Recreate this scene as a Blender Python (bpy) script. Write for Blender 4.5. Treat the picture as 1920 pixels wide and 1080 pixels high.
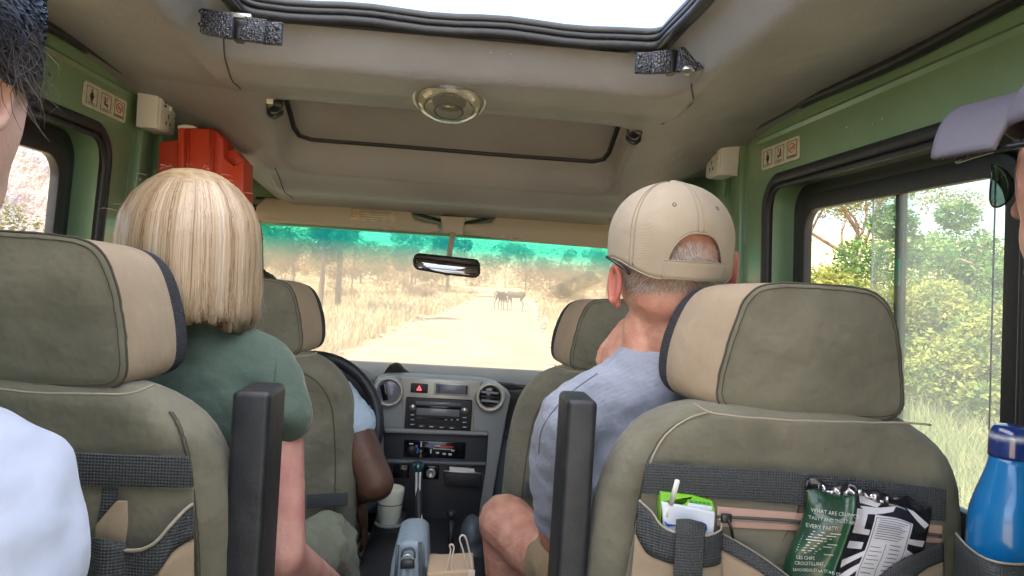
import bpy, bmesh, math, random
from mathutils import Vector, Matrix, noise
random.seed(7)
R_=math.radians
for o in list(bpy.data.objects): bpy.data.objects.remove(o)
S=bpy.context.scene; COL=S.collection
# ---------------------------------------------------------------- camera
CAM=Vector((0.03,0,1.85)); LENS=26.0; FPX=LENS/36*1920
cd=bpy.data.cameras.new('camera'); cam=bpy.data.objects.new('camera',cd); COL.objects.link(cam)
RM=Matrix.Rotation(R_(-4.45),3,'Z')@Matrix.Rotation(R_(90-.83),3,'X')@Matrix.Rotation(R_(3.6),3,'Z')
cam.matrix_world=Matrix.Translation(CAM)@RM.to_4x4()
cd.lens=LENS; cd.sensor_width=36; cd.clip_start=.02; cd.clip_end=3000; S.camera=cam
# ---------------------------------------------------------------- light
w=bpy.data.worlds.new('World'); S.world=w; w.use_nodes=True
nt=w.node_tree; bg=nt.nodes['Background']; sky=nt.nodes.new('ShaderNodeTexSky'); sky.sky_type='NISHITA'
sky.sun_disc=False; SUN=Vector((-.36,-.30,.88)).normalized()
sky.sun_elevation=math.asin(SUN.z); sky.sun_rotation=math.atan2(SUN.x,SUN.y); sky.dust_density=3; sky.air_density=1
nt.links.new(sky.outputs[0],bg.inputs[0]); bg.inputs[1].default_value=.15
ld=bpy.data.lights.new('sun','SUN'); ld.energy=3.6; ld.angle=R_(.6); ld.color=(1,.955,.89)
lo=bpy.data.objects.new('sun',ld); COL.objects.link(lo); lo.rotation_euler=SUN.to_track_quat('Z','Y').to_euler(); lo.location=(0,0,30)
S.view_settings.view_transform='Standard'; S.view_settings.look='None'; S.view_settings.gamma=1
S.view_settings.exposure=2.35
S.render.engine='CYCLES'
S.cycles.transparent_max_bounces=24; S.cycles.max_bounces=10; S.cycles.diffuse_bounces=5
# ---------------------------------------------------------------- helpers
def P(px,py,Y):
    d=RM@Vector(((px-960)/FPX,-(py-540)/FPX,-1)); return CAM+d*((Y-CAM.y)/d.y)
def PX(px,py,X):
    d=RM@Vector(((px-960)/FPX,-(py-540)/FPX,-1)); return CAM+d*((X-CAM.x)/d.x)
M={}
def mat(name,col,rough=.7,metal=0,bump=None,col2=None,cscale=6,spec=.5,sheen=0,emit=None,coat=0,detail=3,contrast=(.35,.65)):
    m=bpy.data.materials.new(name); m.use_nodes=True; n=m.node_tree.nodes; l=m.node_tree.links; b=n['Principled BSDF']
    b.inputs['Base Color'].default_value=(*col,1); b.inputs['Roughness'].default_value=rough; b.inputs['Metallic'].default_value=metal
    b.inputs['Specular IOR Level'].default_value=spec; b.inputs['Sheen Weight'].default_value=sheen; b.inputs['Coat Weight'].default_value=coat
    tc=n.new('ShaderNodeTexCoord')
    if col2:
        nz=n.new('ShaderNodeTexNoise'); nz.inputs['Scale'].default_value=cscale; nz.inputs['Detail'].default_value=detail
        l.new(tc.outputs['Object'],nz.inputs['Vector']); cr=n.new('ShaderNodeValToRGB')
        cr.color_ramp.elements[0].color=(*col,1); cr.color_ramp.elements[1].color=(*col2,1)
        cr.color_ramp.elements[0].position=contrast[0]; cr.color_ramp.elements[1].position=contrast[1]
        l.new(nz.outputs[0],cr.inputs[0]); l.new(cr.outputs[0],b.inputs['Base Color'])
    prev=None
    for bp in (bump or []):
        kind,sc,st=bp
        if kind=='noise':
            t=n.new('ShaderNodeTexNoise'); t.inputs['Scale'].default_value=sc; t.inputs['Detail'].default_value=4; out=t.outputs[0]; l.new(tc.outputs['Object'],t.inputs['Vector'])
        elif kind=='ridge':
            t=n.new('ShaderNodeTexNoise'); t.noise_type='RIDGED_MULTIFRACTAL'; t.inputs['Scale'].default_value=sc; t.inputs['Detail'].default_value=2; t.inputs['Distortion'].default_value=.8; out=t.outputs[0]; l.new(tc.outputs['Object'],t.inputs['Vector'])
        elif kind=='voro':
            t=n.new('ShaderNodeTexVoronoi'); t.inputs['Scale'].default_value=sc; out=t.outputs[0]; l.new(tc.outputs['Object'],t.inputs['Vector'])
        else:
            t=n.new('ShaderNodeTexWave'); t.inputs['Scale'].default_value=sc; t.bands_direction={'wx':'X','wz':'Z','wd':'DIAGONAL'}[kind]; out=t.outputs[0]
            t.inputs['Distortion'].default_value=.6; t.inputs['Detail'].default_value=1; l.new(tc.outputs['Object'],t.inputs['Vector'])
        bn=n.new('ShaderNodeBump'); bn.inputs['Strength'].default_value=1; bn.inputs['Distance'].default_value=st; l.new(out,bn.inputs['Height'])
        if prev: l.new(prev.outputs[0],bn.inputs['Normal'])
        prev=bn
    if prev: l.new(prev.outputs[0],b.inputs['Normal'])
    if emit: b.inputs['Emission Color'].default_value=(*emit[:3],1); b.inputs['Emission Strength'].default_value=emit[3]
    M[name]=m; return m
def weave(name,col,col2,sx=700,st=.0006):   # coarse webbing: cells alternate light and dark threads
    m=mat(name,col,.75,bump=[('wx',sx/6.28*.5,st),('wz',sx/6.28*.5,st)])
    n=m.node_tree.nodes; l=m.node_tree.links; b=n['Principled BSDF']; tc=[x for x in n if x.type=='TEX_COORD'][0]
    mp=n.new('ShaderNodeMapping'); mp.inputs['Rotation'].default_value=(0,R_(45),0); l.new(tc.outputs['Object'],mp.inputs[0])
    ch=n.new('ShaderNodeTexChecker'); ch.inputs['Scale'].default_value=sx*.55; ch.inputs[1].default_value=(*col,1); ch.inputs[2].default_value=(*col2,1)
    l.new(mp.outputs[0],ch.inputs[0]); l.new(ch.outputs[0],b.inputs['Base Color']); return m
def tag(o,label=None,cat=None,group=None,kind=None):
    if label: o['label']=label
    if cat: o['category']=cat
    if group: o['group']=group
    if kind: o['kind']=kind
    return o
def empty(name,loc,label,cat,group=None):
    o=bpy.data.objects.new(name,None); COL.objects.link(o); o.location=loc; o.empty_display_size=.05
    return tag(o,label,cat,group)
def link(name,me,m,parent,smooth=True):
    o=bpy.data.objects.new(name,me); COL.objects.link(o)
    if m is not None:
        for x in (m if isinstance(m,(list,tuple)) else [m]): me.materials.append(M[x] if isinstance(x,str) else x)
    if smooth: me.shade_smooth() if hasattr(me,'shade_smooth') else None
    if parent is not None:
        o.parent=parent; wm=world_loc(parent); o.matrix_parent_inverse=Matrix.Translation(-wm)
    return o
def world_loc(o): return Vector(o.location) if o.parent is None else Vector((0,0,0))
# children meshes hold world coordinates; nested parents have identity world transform, roots are translated
def mesh(name,vs,fs,m,parent=None,smooth=True,mi=None):
    me=bpy.data.meshes.new(name); me.from_pydata([tuple(v) for v in vs],[],fs); me.validate(); me.update()
    o=link(name,me,m,parent,smooth)
    if mi: 
        for p,i in zip(me.polygons,mi): p.material_index=i
    bm=bmesh.new(); bm.from_mesh(me); bmesh.ops.recalc_face_normals(bm,faces=bm.faces); bm.to_mesh(me); bm.free()
    return o
def bev(o,wd,seg=3,angle=35):
    b=o.modifiers.new('bevel','BEVEL'); b.width=wd; b.segments=seg; b.limit_method='ANGLE'; b.angle_limit=R_(angle); return o
def solid(o,t,off=0):
    s=o.modifiers.new('solid','SOLIDIFY'); s.thickness=t; s.offset=off; return o
def subd(o,n=1):
    s=o.modifiers.new('sub','SUBSURF'); s.levels=n; s.render_levels=n; return o
def box(name,c,s,m,parent,b=.002,rot=None,seg=2):
    c=Vector(c); vs=[]; 
    for x in(-.5,.5):
        for y in(-.5,.5):
            for z in(-.5,.5):
                v=Vector((x*s[0],y*s[1],z*s[2])); 
                if rot is not None: v=rot@v
                vs.append(c+v)
    fs=[(0,1,3,2),(4,6,7,5),(0,4,5,1),(2,3,7,6),(0,2,6,4),(1,5,7,3)]
    o=mesh(name,vs,fs,m,parent,smooth=b>0)
    if b: bev(o,b,seg)
    return o
def bp(name,cx,cy,w_,h_,Y,d,m,parent,b=.002,rot=None):
    k=Y/FPX; c=P(cx,cy,Y); return box(name,(c.x,Y+d/2,c.z),(w_*k,d,h_*k),m,parent,b,rot)
def spline(pts,n,closed=False):
    pts=[Vector(p) for p in pts]; L=len(pts); out=[]
    segs=L if closed else L-1
    for i in range(segs):
        if closed: a,b,c,d=pts[(i-1)%L],pts[i],pts[(i+1)%L],pts[(i+2)%L]
        else: a,b,c,d=pts[max(i-1,0)],pts[i],pts[i+1],pts[min(i+2,L-1)]
        for k in range(n):
            t=k/n; out.append(.5*((2*b)+(c-a)*t+(2*a-5*b+4*c-d)*t*t+(3*b-a-3*c+d)*t**3))
    if not closed: out.append(pts[-1].copy())
    return out
def tubeg(pts,r,seg=8,closed=False,flat=1.0):
    pts=[Vector(p) for p in pts]; n=len(pts); vs=[]; fs=[]; up=None
    for i,p in enumerate(pts):
        if closed: t=(pts[(i+1)%n]-pts[i-1])
        else: t=pts[min(i+1,n-1)]-pts[max(i-1,0)]
        t.normalize()
        if up is None:
            up=Vector((0,0,1)) if abs(t.z)<.9 else Vector((1,0,0))
        s=t.cross(up)
        if s.length<1e-6: s=t.orthogonal()
        s.normalize(); up=s.cross(t).normalized(); rr=r[i] if isinstance(r,(list,tuple)) else r
        for k in range(seg):
            a=2*math.pi*k/seg; vs.append(p+s*math.cos(a)*rr+up*math.sin(a)*rr*flat)
    for i in range(n if closed else n-1):
        for k in range(seg):
            a=i*seg+k; b=i*seg+(k+1)%seg; j=((i+1)%n)*seg
            fs.append((a,b,j+(k+1)%seg,j+k))
    if not closed:
        fs.append(tuple(range(seg))[::-1]); fs.append(tuple((n-1)*seg+k for k in range(seg)))
    return vs,fs
def tube(name,pts,r,m,parent,seg=8,closed=False,flat=1.0,n=0):
    if n: pts=spline(pts,n,closed)
    if isinstance(r,tuple) and len(r)==2 : r=[r[0]+(r[1]-r[0])*i/(len(pts)-1) for i in range(len(pts))]
    vs,fs=tubeg(pts,r,seg,closed,flat); return mesh(name,vs,fs,m,parent)
def merge(parts):
    vs=[];fs=[]
    for v,f in parts:
        o=len(vs); vs+=list(v); fs+=[tuple(i+o for i in q) for q in f]
    return vs,fs
def ppoly(name,pts,Y,d,m,parent,b=.002,n=0,tilt=0):
    """outline extruded away from the viewer; pts are outline points laid out at depth Y"""
    if n: pts=[(v.x,v.y) for v in spline([(p[0],p[1],0) for p in pts],n,True)]
    f=[P(x,y,Y) for x,y in pts]
    if tilt: z0=f[0].z; f=[Vector((v.x,v.y+(v.z-z0)*tilt,v.z)) for v in f]
    k=len(f); vs=f+[v+Vector((0,d,0)) for v in f]
    fs=[tuple(range(k)),tuple(range(2*k-1,k-1,-1))]+[(i,(i+1)%k,k+(i+1)%k,k+i) for i in range(k)]
    o=mesh(name,vs,fs,m,parent,smooth=True)
    if b: bev(o,b,2)
    return o
def grid(name,f,nu,nv,m,parent,thick=0,closed_u=False,keep=None):
    vs=[Vector(f(i/(nu if closed_u else nu-1),j/(nv-1))) for j in range(nv) for i in range(nu)]; fs=[]
    for j in range(nv-1):
        for i in range(nu if closed_u else nu-1):
            a=j*nu+i; b=j*nu+(i+1)%nu; q=(a,b,b+nu,a+nu)
            if keep is None or keep(sum((vs[x] for x in q),Vector())/4): fs.append(q)
    o=mesh(name,vs,fs,m,parent)
    if thick: solid(o,thick,0)
    return o
def band(name,top,bot,m,parent,t=.003,n=6,fold=0):
    """cloth strip between two polylines of (px,py,Y)"""
    a=spline([P(*p) for p in top],n); b=spline([P(*p) for p in bot],n)
    k=min(len(a),len(b)); a=[a[int(i*(len(a)-1)/(k-1))] for i in range(k)]; b=[b[int(i*(len(b)-1)/(k-1))] for i in range(k)]
    R=5; vs=[a[i].lerp(b[i],j/(R-1))+Vector((0,-fold*math.sin(math.pi*j/(R-1)),0)) for j in range(R) for i in range(k)]
    fs=[(j*k+i,j*k+i+1,(j+1)*k+i+1,(j+1)*k+i) for j in range(R-1) for i in range(k-1)]
    return solid(mesh(name,vs,fs,m,parent),t,0)
def ico(c,r,rot=None,sub=2):
    bm=bmesh.new(); bmesh.ops.create_icosphere(bm,subdivisions=sub,radius=1)
    vs=[]
    for v in bm.verts:
        q=Vector((v.co.x*r[0],v.co.y*r[1],v.co.z*r[2])); 
        if rot is not None: q=rot@q
        vs.append(Vector(c)+q)
    fs=[tuple(x.index for x in f.verts) for f in bm.faces]; bm.free(); return vs,fs
def organic(name,blobs,vox,m,parent,smooth=6,disp=None,sm=.6):
    parts=[]
    for b in blobs:
        if b[0]=='s': parts.append(ico(b[1],b[2],b[3] if len(b)>3 else None,3))
        else:
            p0,p1,r0,r1=Vector(b[1]),Vector(b[2]),b[3],b[4]
            L=(p1-p0).length; n=max(2,int(L/.02)); pts=[p0.lerp(p1,i/n) for i in range(n+1)]
            parts.append(tubeg(pts,[r0+(r1-r0)*i/n for i in range(n+1)],14))
            parts.append(ico(p0,(r0,)*3)); parts.append(ico(p1,(r1,)*3))
    vs,fs=merge(parts); o=mesh(name,vs,fs,m,parent)
    rm=o.modifiers.new('remesh','REMESH'); rm.mode='VOXEL'; rm.voxel_size=vox; rm.use_smooth_shade=True
    s=o.modifiers.new('smooth','SMOOTH'); s.iterations=smooth; s.factor=sm
    if disp:
        for k,(sz,st) in enumerate(disp):
            t=bpy.data.textures.new(name+'_folds','CLOUDS'); t.noise_scale=sz; t.noise_depth=1
            dm=o.modifiers.new('folds','DISPLACE'); dm.texture=t; dm.strength=st; dm.mid_level=.5; dm.texture_coords='LOCAL'
    return o
def text(name,s,loc,size,m,parent,rot=None,align='CENTER',ext=.0003,shear=0,sx=1):
    c=bpy.data.curves.new(name,'FONT'); c.body=s; c.size=size; c.align_x=align; c.align_y='CENTER'; c.extrude=ext; c.shear=shear; c.resolution_u=2
    t=bpy.data.objects.new('tmp',c); COL.objects.link(t); dg=bpy.context.evaluated_depsgraph_get(); dg.update()
    me=bpy.data.meshes.new_from_object(t.evaluated_get(dg)); bpy.data.objects.remove(t)
    rot=rot or Matrix.Rotation(R_(90),3,'X')
    for v in me.vertices: v.co.x*=sx; v.co=rot@v.co+Vector(loc)
    me.name=name; me.materials.clear(); return link(name,me,m,parent,False)
def root(name,loc,label,cat,group=None): return empty(name,loc,label,cat,group)
def disc(c,r,ax,n=24):  # vertices of a circle
    ax=Vector(ax).normalized(); u=ax.orthogonal().normalized(); v=ax.cross(u); return [Vector(c)+u*math.cos(2*math.pi*i/n)*r+v*math.sin(2*math.pi*i/n)*r for i in range(n)]
def lathe(name,c,prof,m,parent,ax=(0,0,1),n=32,sc=(1,1)):
    """prof: list of (radius, height along ax)"""
    ax=Vector(ax).normalized(); u=(Vector((1,0,0))-ax*ax.x); u=u.normalized() if u.length>.1 else Vector((0,1,0)); v=ax.cross(u)
    vs=[];fs=[]
    for r,h in prof:
        for i in range(n):
            a=2*math.pi*i/n; vs.append(Vector(c)+ax*h+u*math.cos(a)*r*sc[0]+v*math.sin(a)*r*sc[1])
    for j in range(len(prof)-1):
        for i in range(n): fs.append((j*n+i,j*n+(i+1)%n,(j+1)*n+(i+1)%n,(j+1)*n+i))
    if prof[0][0]>1e-5: fs.append(tuple(range(n))[::-1])
    if prof[-1][0]>1e-5: fs.append(tuple((len(prof)-1)*n+i for i in range(n)))
    return bev(mesh(name,vs,fs,m,parent),.0008,1,60)
# ---------------------------------------------------------------- materials
mat('olive',(.155,.145,.105),.8,bump=[('wx',420,.00015),('wz',420,.00015),('noise',9,.025),('ridge',6,.003)],col2=(.20,.185,.135),cscale=9,detail=7,sheen=.15,spec=.3)
mat('tan',(.33,.25,.17),.8,bump=[('wx',420,.00015),('wz',420,.00015),('noise',10,.008)],col2=(.38,.29,.205),cscale=9,detail=6,sheen=.1,spec=.3)
mat('tanpipe',(.33,.285,.22),.8); mat('seam',(.07,.065,.05),.9)
weave('webbing',(.034,.037,.04),(.06,.066,.072),1100); mat('meshfab',(.025,.027,.035),.8,bump=[('voro',400,.002)])
mat('vinyl',(.25,.238,.232),.40,bump=[('voro',420,.0006),('noise',5,.012),('ridge',2.2,.004)],col2=(.30,.287,.278),cscale=3.5,detail=7,spec=.4)
mat('green',(.18,.285,.15),.30,bump=[('noise',5,.008),('noise',140,.0004)],col2=(.215,.325,.18),cscale=5,detail=8,spec=.5,coat=.3)
mat('rubber',(.018,.018,.02),.5,bump=[('noise',60,.0015)]); mat('blackmetal',(.015,.015,.018),.35,spec=.6)
def speck():
    m=mat('hammered',(.012,.014,.022),.35,bump=[('voro',260,.002)]); n=m.node_tree.nodes;l=m.node_tree.links;b=n['Principled BSDF']
    tc=[x for x in n if x.type=='TEX_COORD'][0]; v=n.new('ShaderNodeTexNoise'); v.inputs['Scale'].default_value=420; v.inputs['Detail'].default_value=2
    c=n.new('ShaderNodeValToRGB'); c.color_ramp.elements[0].position=.6; c.color_ramp.elements[1].position=.66
    c.color_ramp.elements[0].color=(.012,.014,.022,1); c.color_ramp.elements[1].color=(.25,.27,.32,1)
    l.new(tc.outputs['Object'],v.inputs[0]); l.new(v.outputs[0],c.inputs[0]); l.new(c.outputs[0],b.inputs['Base Color'])
speck()
mat('whiteplastic',(.78,.74,.68),.4,col2=(.72,.68,.62),cscale=20); mat('sticker',(.72,.68,.56),.5,col2=(.6,.55,.42),cscale=60); mat('ink',(.03,.03,.03),.6); mat('redink',(.55,.04,.03),.6)
mat('orange',(.62,.065,.022),.35,col2=(.55,.05,.018),cscale=10,bump=[('noise',30,.0006)])
mat('visor',(.46,.38,.28),.7,bump=[('noise',12,.006),('voro',500,.0002)]); mat('visorlabel',(.62,.56,.4),.6,col2=(.5,.4,.24),cscale=40)
mat('leather',(.011,.013,.018),.45,col2=(.02,.022,.026),cscale=30,detail=8,bump=[('voro',700,.00025),('noise',20,.0025),('ridge',30,.0004)],spec=.5)
mat('dashgrey',(.27,.28,.285),.5,bump=[('noise',500,.0002)]); mat('dashsilver',(.5,.48,.43),.35,metal=.3)
mat('dashdark',(.022,.022,.027),.5,bump=[('noise',300,.0004)]); mat('dashmat',(.035,.028,.022),.95,bump=[('noise',200,.002)])
mat('gloss',(.008,.008,.012),.12); mat('lcd',(.2,.215,.225),.12); mat('knob',(.45,.45,.43),.3,metal=.8); mat('lcd2',(.16,.165,.21),.2)
mat('redglow',(.6,.02,.02),.3,emit=(1,.05,.05,1.2)); mat('bluemark',(.05,.15,.6),.4); mat('whitemark',(.6,.6,.58),.4); mat('redmark',(.6,.03,.05),.4)
mat('cardash_side',(.12,.14,.16),.5)
mat('bottleblue',(.005,.13,.36),.22,coat=.5,col2=(.006,.15,.4),cscale=4)
def capm():
    m=mat('bottlecap',(.012,.03,.16),.15,coat=1); n=m.node_tree.nodes;l=m.node_tree.links;b=n['Principled BSDF']; tc=[x for x in n if x.type=='TEX_COORD'][0]
    v=n.new('ShaderNodeTexNoise'); v.inputs['Scale'].default_value=110; v.inputs['Detail'].default_value=4
    sp=n.new('ShaderNodeSeparateXYZ'); l.new(tc.outputs['Object'],sp.inputs[0]); 
    mr=n.new('ShaderNodeMath'); mr.operation='ABSOLUTE'; sb=n.new('ShaderNodeMath'); sb.operation='SUBTRACT'; sb.inputs[1].default_value=P(1885,818,.85).z
    l.new(sp.outputs[2],sb.inputs[0]); l.new(sb.outputs[0],mr.inputs[0]); mu=n.new('ShaderNodeMath'); mu.operation='MULTIPLY'; mu.inputs[1].default_value=38; l.new(mr.outputs[0],mu.inputs[0])
    s2=n.new('ShaderNodeMath'); s2.operation='SUBTRACT'; l.new(v.outputs[0],s2.inputs[0]); l.new(mu.outputs[0],s2.inputs[1])
    c=n.new('ShaderNodeValToRGB'); c.color_ramp.elements[0].position=.42; c.color_ramp.elements[1].position=.46; c.color_ramp.elements[0].color=(.012,.03,.16,1); c.color_ramp.elements[1].color=(.55,.57,.6,1)
    l.new(s2.outputs[0],c.inputs[0]); l.new(c.outputs[0],b.inputs['Base Color'])
capm()
mat('skin_m',(.46,.20,.14),.5,bump=[('noise',160,.0016),('ridge',26,.003)],col2=(.60,.32,.23),cscale=28,detail=6); mat('skin_w',(.50,.22,.20),.5,bump=[('noise',220,.0010)],col2=(.62,.34,.28),cscale=22,detail=6)
mat('skin_d',(.085,.038,.022),.5,bump=[('noise',200,.0012),('ridge',25,.001)],col2=(.11,.05,.03),cscale=15); mat('skin_l',(.55,.31,.26),.55,bump=[('noise',220,.0008)],col2=(.63,.39,.32),cscale=20,detail=6)
for k in ('skin_m','skin_w','skin_l'): 
    b=M[k].node_tree.nodes['Principled BSDF']; b.inputs['Subsurface Weight'].default_value=.15; b.inputs['Subsurface Radius'].default_value=(.02,.008,.004); b.inputs['Subsurface Scale'].default_value=.3
mat('tee',(.075,.11,.088),.85,bump=[('ridge',6,.022),('noise',10,.02),('noise',700,.0002)],sheen=.2,spec=.2); mat('cargo',(.17,.18,.135),.85,bump=[('ridge',9,.015),('noise',22,.012),('wd',180,.0003)],sheen=.1,spec=.2)
mat('polo',(.30,.325,.41),.85,bump=[('ridge',5,.026),('noise',12,.02),('wz',170,.0005)],sheen=.2,spec=.2); mat('shorts',(.26,.19,.11),.85,bump=[('noise',22,.01)])
mat('capcloth',(.345,.28,.205),.85,bump=[('wd',260,.0003),('noise',14,.006)],sheen=.15,spec=.2,col2=(.385,.315,.235),cscale=12); mat('capseam',(.30,.25,.18),.9)
mat('whiteshirt',(.38,.42,.55),.85,bump=[('ridge',4,.022),('noise',9,.012)],sheen=.2,spec=.2); mat('driverblue',(.4,.5,.62),.85,bump=[('noise',24,.012)])
mat('drivertrousers',(.3,.35,.28),.85,bump=[('noise',20,.012)]); mat('purplecap',(.135,.122,.15),.85,bump=[('wx',420,.00015),('noise',20,.004)]); 
mat('hairblack',(.02,.018,.02),.45); mat('hairgrey',(.55,.5,.45),.5)
mat('sunglass',(.10,.13,.12),.04,spec=.8,coat=1); mat('frameblack',(.01,.01,.012),.25)
mat('bagblue',(.2,.25,.3),.45,bump=[('noise',30,.004)]); mat('bagdark',(.06,.075,.09),.5); mat('paperbag',(.42,.3,.2),.8); mat('ropehandle',(.55,.47,.4),.8)
mat('cupwhite',(.7,.72,.6),.4); mat('card',(.75,.74,.7),.6); mat('brass',(.8,.6,.35),.25,metal=1)
mat('ziptape',(.42,.27,.22),.8); mat('olivepipe',(.2,.18,.15),.8); mat('gearknob',(.05,.12,.12),.2,metal=.5); mat('tealmark',(.0,.25,.16),.3)
def glassm(name,tint,gloss=.06,veil=0,veilcol=(.9,.8,.6),grad=None,rough=0.0):
    m=bpy.data.materials.new(name); m.use_nodes=True; n=m.node_tree.nodes; l=m.node_tree.links; n.remove(n['Principled BSDF']); out=n['Material Output']
    tr=n.new('ShaderNodeBsdfTransparent'); tr.inputs[0].default_value=(*tint,1); gl=n.new('ShaderNodeBsdfGlossy'); gl.inputs['Roughness'].default_value=rough
    if grad:
        tc=n.new('ShaderNodeTexCoord'); sp=n.new('ShaderNodeSeparateXYZ'); l.new(tc.outputs['Object'],sp.inputs[0])
        mr=n.new('ShaderNodeMapRange'); mr.inputs[1].default_value=grad[0]; mr.inputs[2].default_value=grad[1]; l.new(sp.outputs[2],mr.inputs[0])
        cr=n.new('ShaderNodeValToRGB'); cr.color_ramp.elements[0].color=(*tint,1); cr.color_ramp.elements[1].color=(*grad[2],1); cr.color_ramp.interpolation='EASE'
        l.new(mr.outputs[0],cr.inputs[0]); l.new(cr.outputs[0],tr.inputs[0])
    fr=n.new('ShaderNodeFresnel'); fr.inputs[0].default_value=1.35; mu=n.new('ShaderNodeMath'); mu.operation='MULTIPLY'; mu.inputs[1].default_value=gloss*10; mu.use_clamp=True
    l.new(fr.outputs[0],mu.inputs[0]); mx=n.new('ShaderNodeMixShader'); l.new(mu.outputs[0],mx.inputs[0]); l.new(tr.outputs[0],mx.inputs[1]); l.new(gl.outputs[0],mx.inputs[2]); last=mx
    if veil:  # translucent layer that puts glare and haze into the glass itself
        df=n.new('ShaderNodeBsdfTranslucent'); df.inputs[0].default_value=(*veilcol,1)
        if grad:
            c2=n.new('ShaderNodeValToRGB'); c2.color_ramp.elements[0].color=(*veilcol,1); c2.color_ramp.elements[1].color=(.02,.5,.44,1); l.new(mr.outputs[0],c2.inputs[0]); l.new(c2.outputs[0],df.inputs[0])
        m2=n.new('ShaderNodeMixShader')
        nz=n.new('ShaderNodeTexNoise'); nz.inputs['Scale'].default_value=5; nz.inputs['Detail'].default_value=6; mr2=n.new('ShaderNodeMapRange'); mr2.inputs[3].default_value=veil*.75; mr2.inputs[4].default_value=veil*1.25
        tc2=n.new('ShaderNodeTexCoord'); l.new(tc2.outputs['Object'],nz.inputs[0]); l.new(nz.outputs[0],mr2.inputs[0]); l.new(mr2.outputs[0],m2.inputs[0]); l.new(last.outputs[0],m2.inputs[1]); l.new(df.outputs[0],m2.inputs[2]); last=m2
    l.new(last.outputs[0],out.inputs[0]); M[name]=m
ZB=P(850,440,2.42).z
glassm('windscreen',(.44,.42,.375),.05,veil=.26,veilcol=(.9,.78,.56),grad=(1.86,1.94,(.05,.42,.37)))  # translucent layer gives the washed-out glare over the view ahead
glassm('sideglass',(.58,.66,.56),.05,veil=.16,veilcol=(.8,.9,.8)); glassm('sunlens',(.5,.57,.52),.06); glassm('clearglass',(.68,.70,.66),.05); glassm('lamplens',(.9,.9,.82),.35,veil=.12,veilcol=(.9,.9,.8),rough=.08)  # sideglass layer puts haze over the bushes outside
m=mat('mirrorglass',(.3,.28,.29),.03,metal=1)
# ================================================================ THE PLACE OUTSIDE
mat('soil',(.40,.29,.15),.95,bump=[('noise',1.2,.05),('noise',14,.02)],col2=(.5,.38,.21),cscale=.35,detail=8); mat('roadsand',(.31,.245,.16),.95,bump=[('noise',.8,.03),('noise',18,.01)],col2=(.42,.335,.23),cscale=.8,detail=8)
mat('straw',(.50,.40,.24),.9,col2=(.6,.50,.32),cscale=.6,spec=.1); mat('greengrass',(.15,.18,.07),.9,col2=(.30,.26,.13),cscale=1.5,spec=.1)
mat('bark',(.20,.135,.09),.95,bump=[('noise',14,.02)]); mat('rock',(.62,.44,.36),.95,bump=[('noise',.25,1.2),('noise',1.5,.3)],col2=(.36,.33,.36),cscale=.05,detail=9,contrast=(.42,.58))
def leafm(name,c1,c2,sc=.9):
    m=mat(name,c1,.7,col2=c2,cscale=sc*2.2,spec=.2,detail=4,contrast=(.4,.6)); n=m.node_tree.nodes;l=m.node_tree.links;b=n['Principled BSDF']; out=n['Material Output']
    t=n.new('ShaderNodeBsdfTranslucent'); mx=n.new('ShaderNodeMixShader'); mx.inputs[0].default_value=.4; src=b.inputs['Base Color'].links[0].from_socket; l.new(src,t.inputs[0]); l.new(b.outputs[0],mx.inputs[1]); l.new(t.outputs[0],mx.inputs[2]); l.new(mx.outputs[0],out.inputs[0])
leafm('leaf_yellow',(.12,.17,.045),(.40,.37,.10)); leafm('leaf_green',(.07,.15,.05),(.22,.32,.10)); leafm('leaf_dry',(.34,.24,.13),(.46,.34,.20)); leafm('leaf_olive',(.14,.15,.055),(.24,.22,.09))
def roadx(y): 
    k=[(-60,0),(0,0),(14,.1),(26,.9),(38,2.3),(52,3.8),(70,5),(95,4),(120,-4),(150,-18)]
    for (a,xa),(b,xb) in zip(k,k[1:]):
        if y<=b: return xa+(xb-xa)*max(0,(y-a)/(b-a))
    return k[-1][1]
def gz(x,y):
    d=max(0,abs(x-roadx(y))-2.6); k=min(1,d/6); far=max(0,y-60)
    return k*(.18*noise.noise(Vector((x*.12,y*.12,0)))+.10*noise.noise(Vector((x*.5,y*.5,4))))+ .00012*far*far*min(1,d/10)*.8
def gridm(name,xs,ys,f,m,kind='structure'):
    vs=[(x,y,f(x,y)) for y in ys for x in xs]; n=len(xs); fs=[(j*n+i,j*n+i+1,(j+1)*n+i+1,(j+1)*n+i) for j in range(len(ys)-1) for i in range(n-1)]
    o=mesh(name,vs,fs,m,None); tag(o,kind=kind); return o
ax_=[math.copysign((abs(t)**2.2)*900,t) for t in [i/60-1 for i in range(121)]]; ay_=[-300,-150,-80,-40]+[-30+i*1.5 for i in range(120)]+[155+i*12 for i in range(20)]+[450,700,1100]
gridm('ground',ax_,ay_,gz,'soil')
rd_y=[-60+i*1.2 for i in range(170)]
vs=[];fs=[]
for j,y in enumerate(rd_y):
    for i in range(13):
        t=i/12*2-1; e=2.45+.35*noise.noise(Vector((y*.15,3 if t>0 else 9,0))); x=roadx(y)+t*e
        rut=-.02*math.exp(-((abs(t)-.42)/.12)**2); vs.append((x,y,.04+rut-(.06*max(0,abs(t)-.85)/.15)))
fs=[(j*13+i,j*13+i+1,(j+1)*13+i+1,(j+1)*13+i) for j in range(len(rd_y)-1) for i in range(12)]
tag(mesh('road',vs,fs,'roadsand',None),kind='structure')
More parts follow.
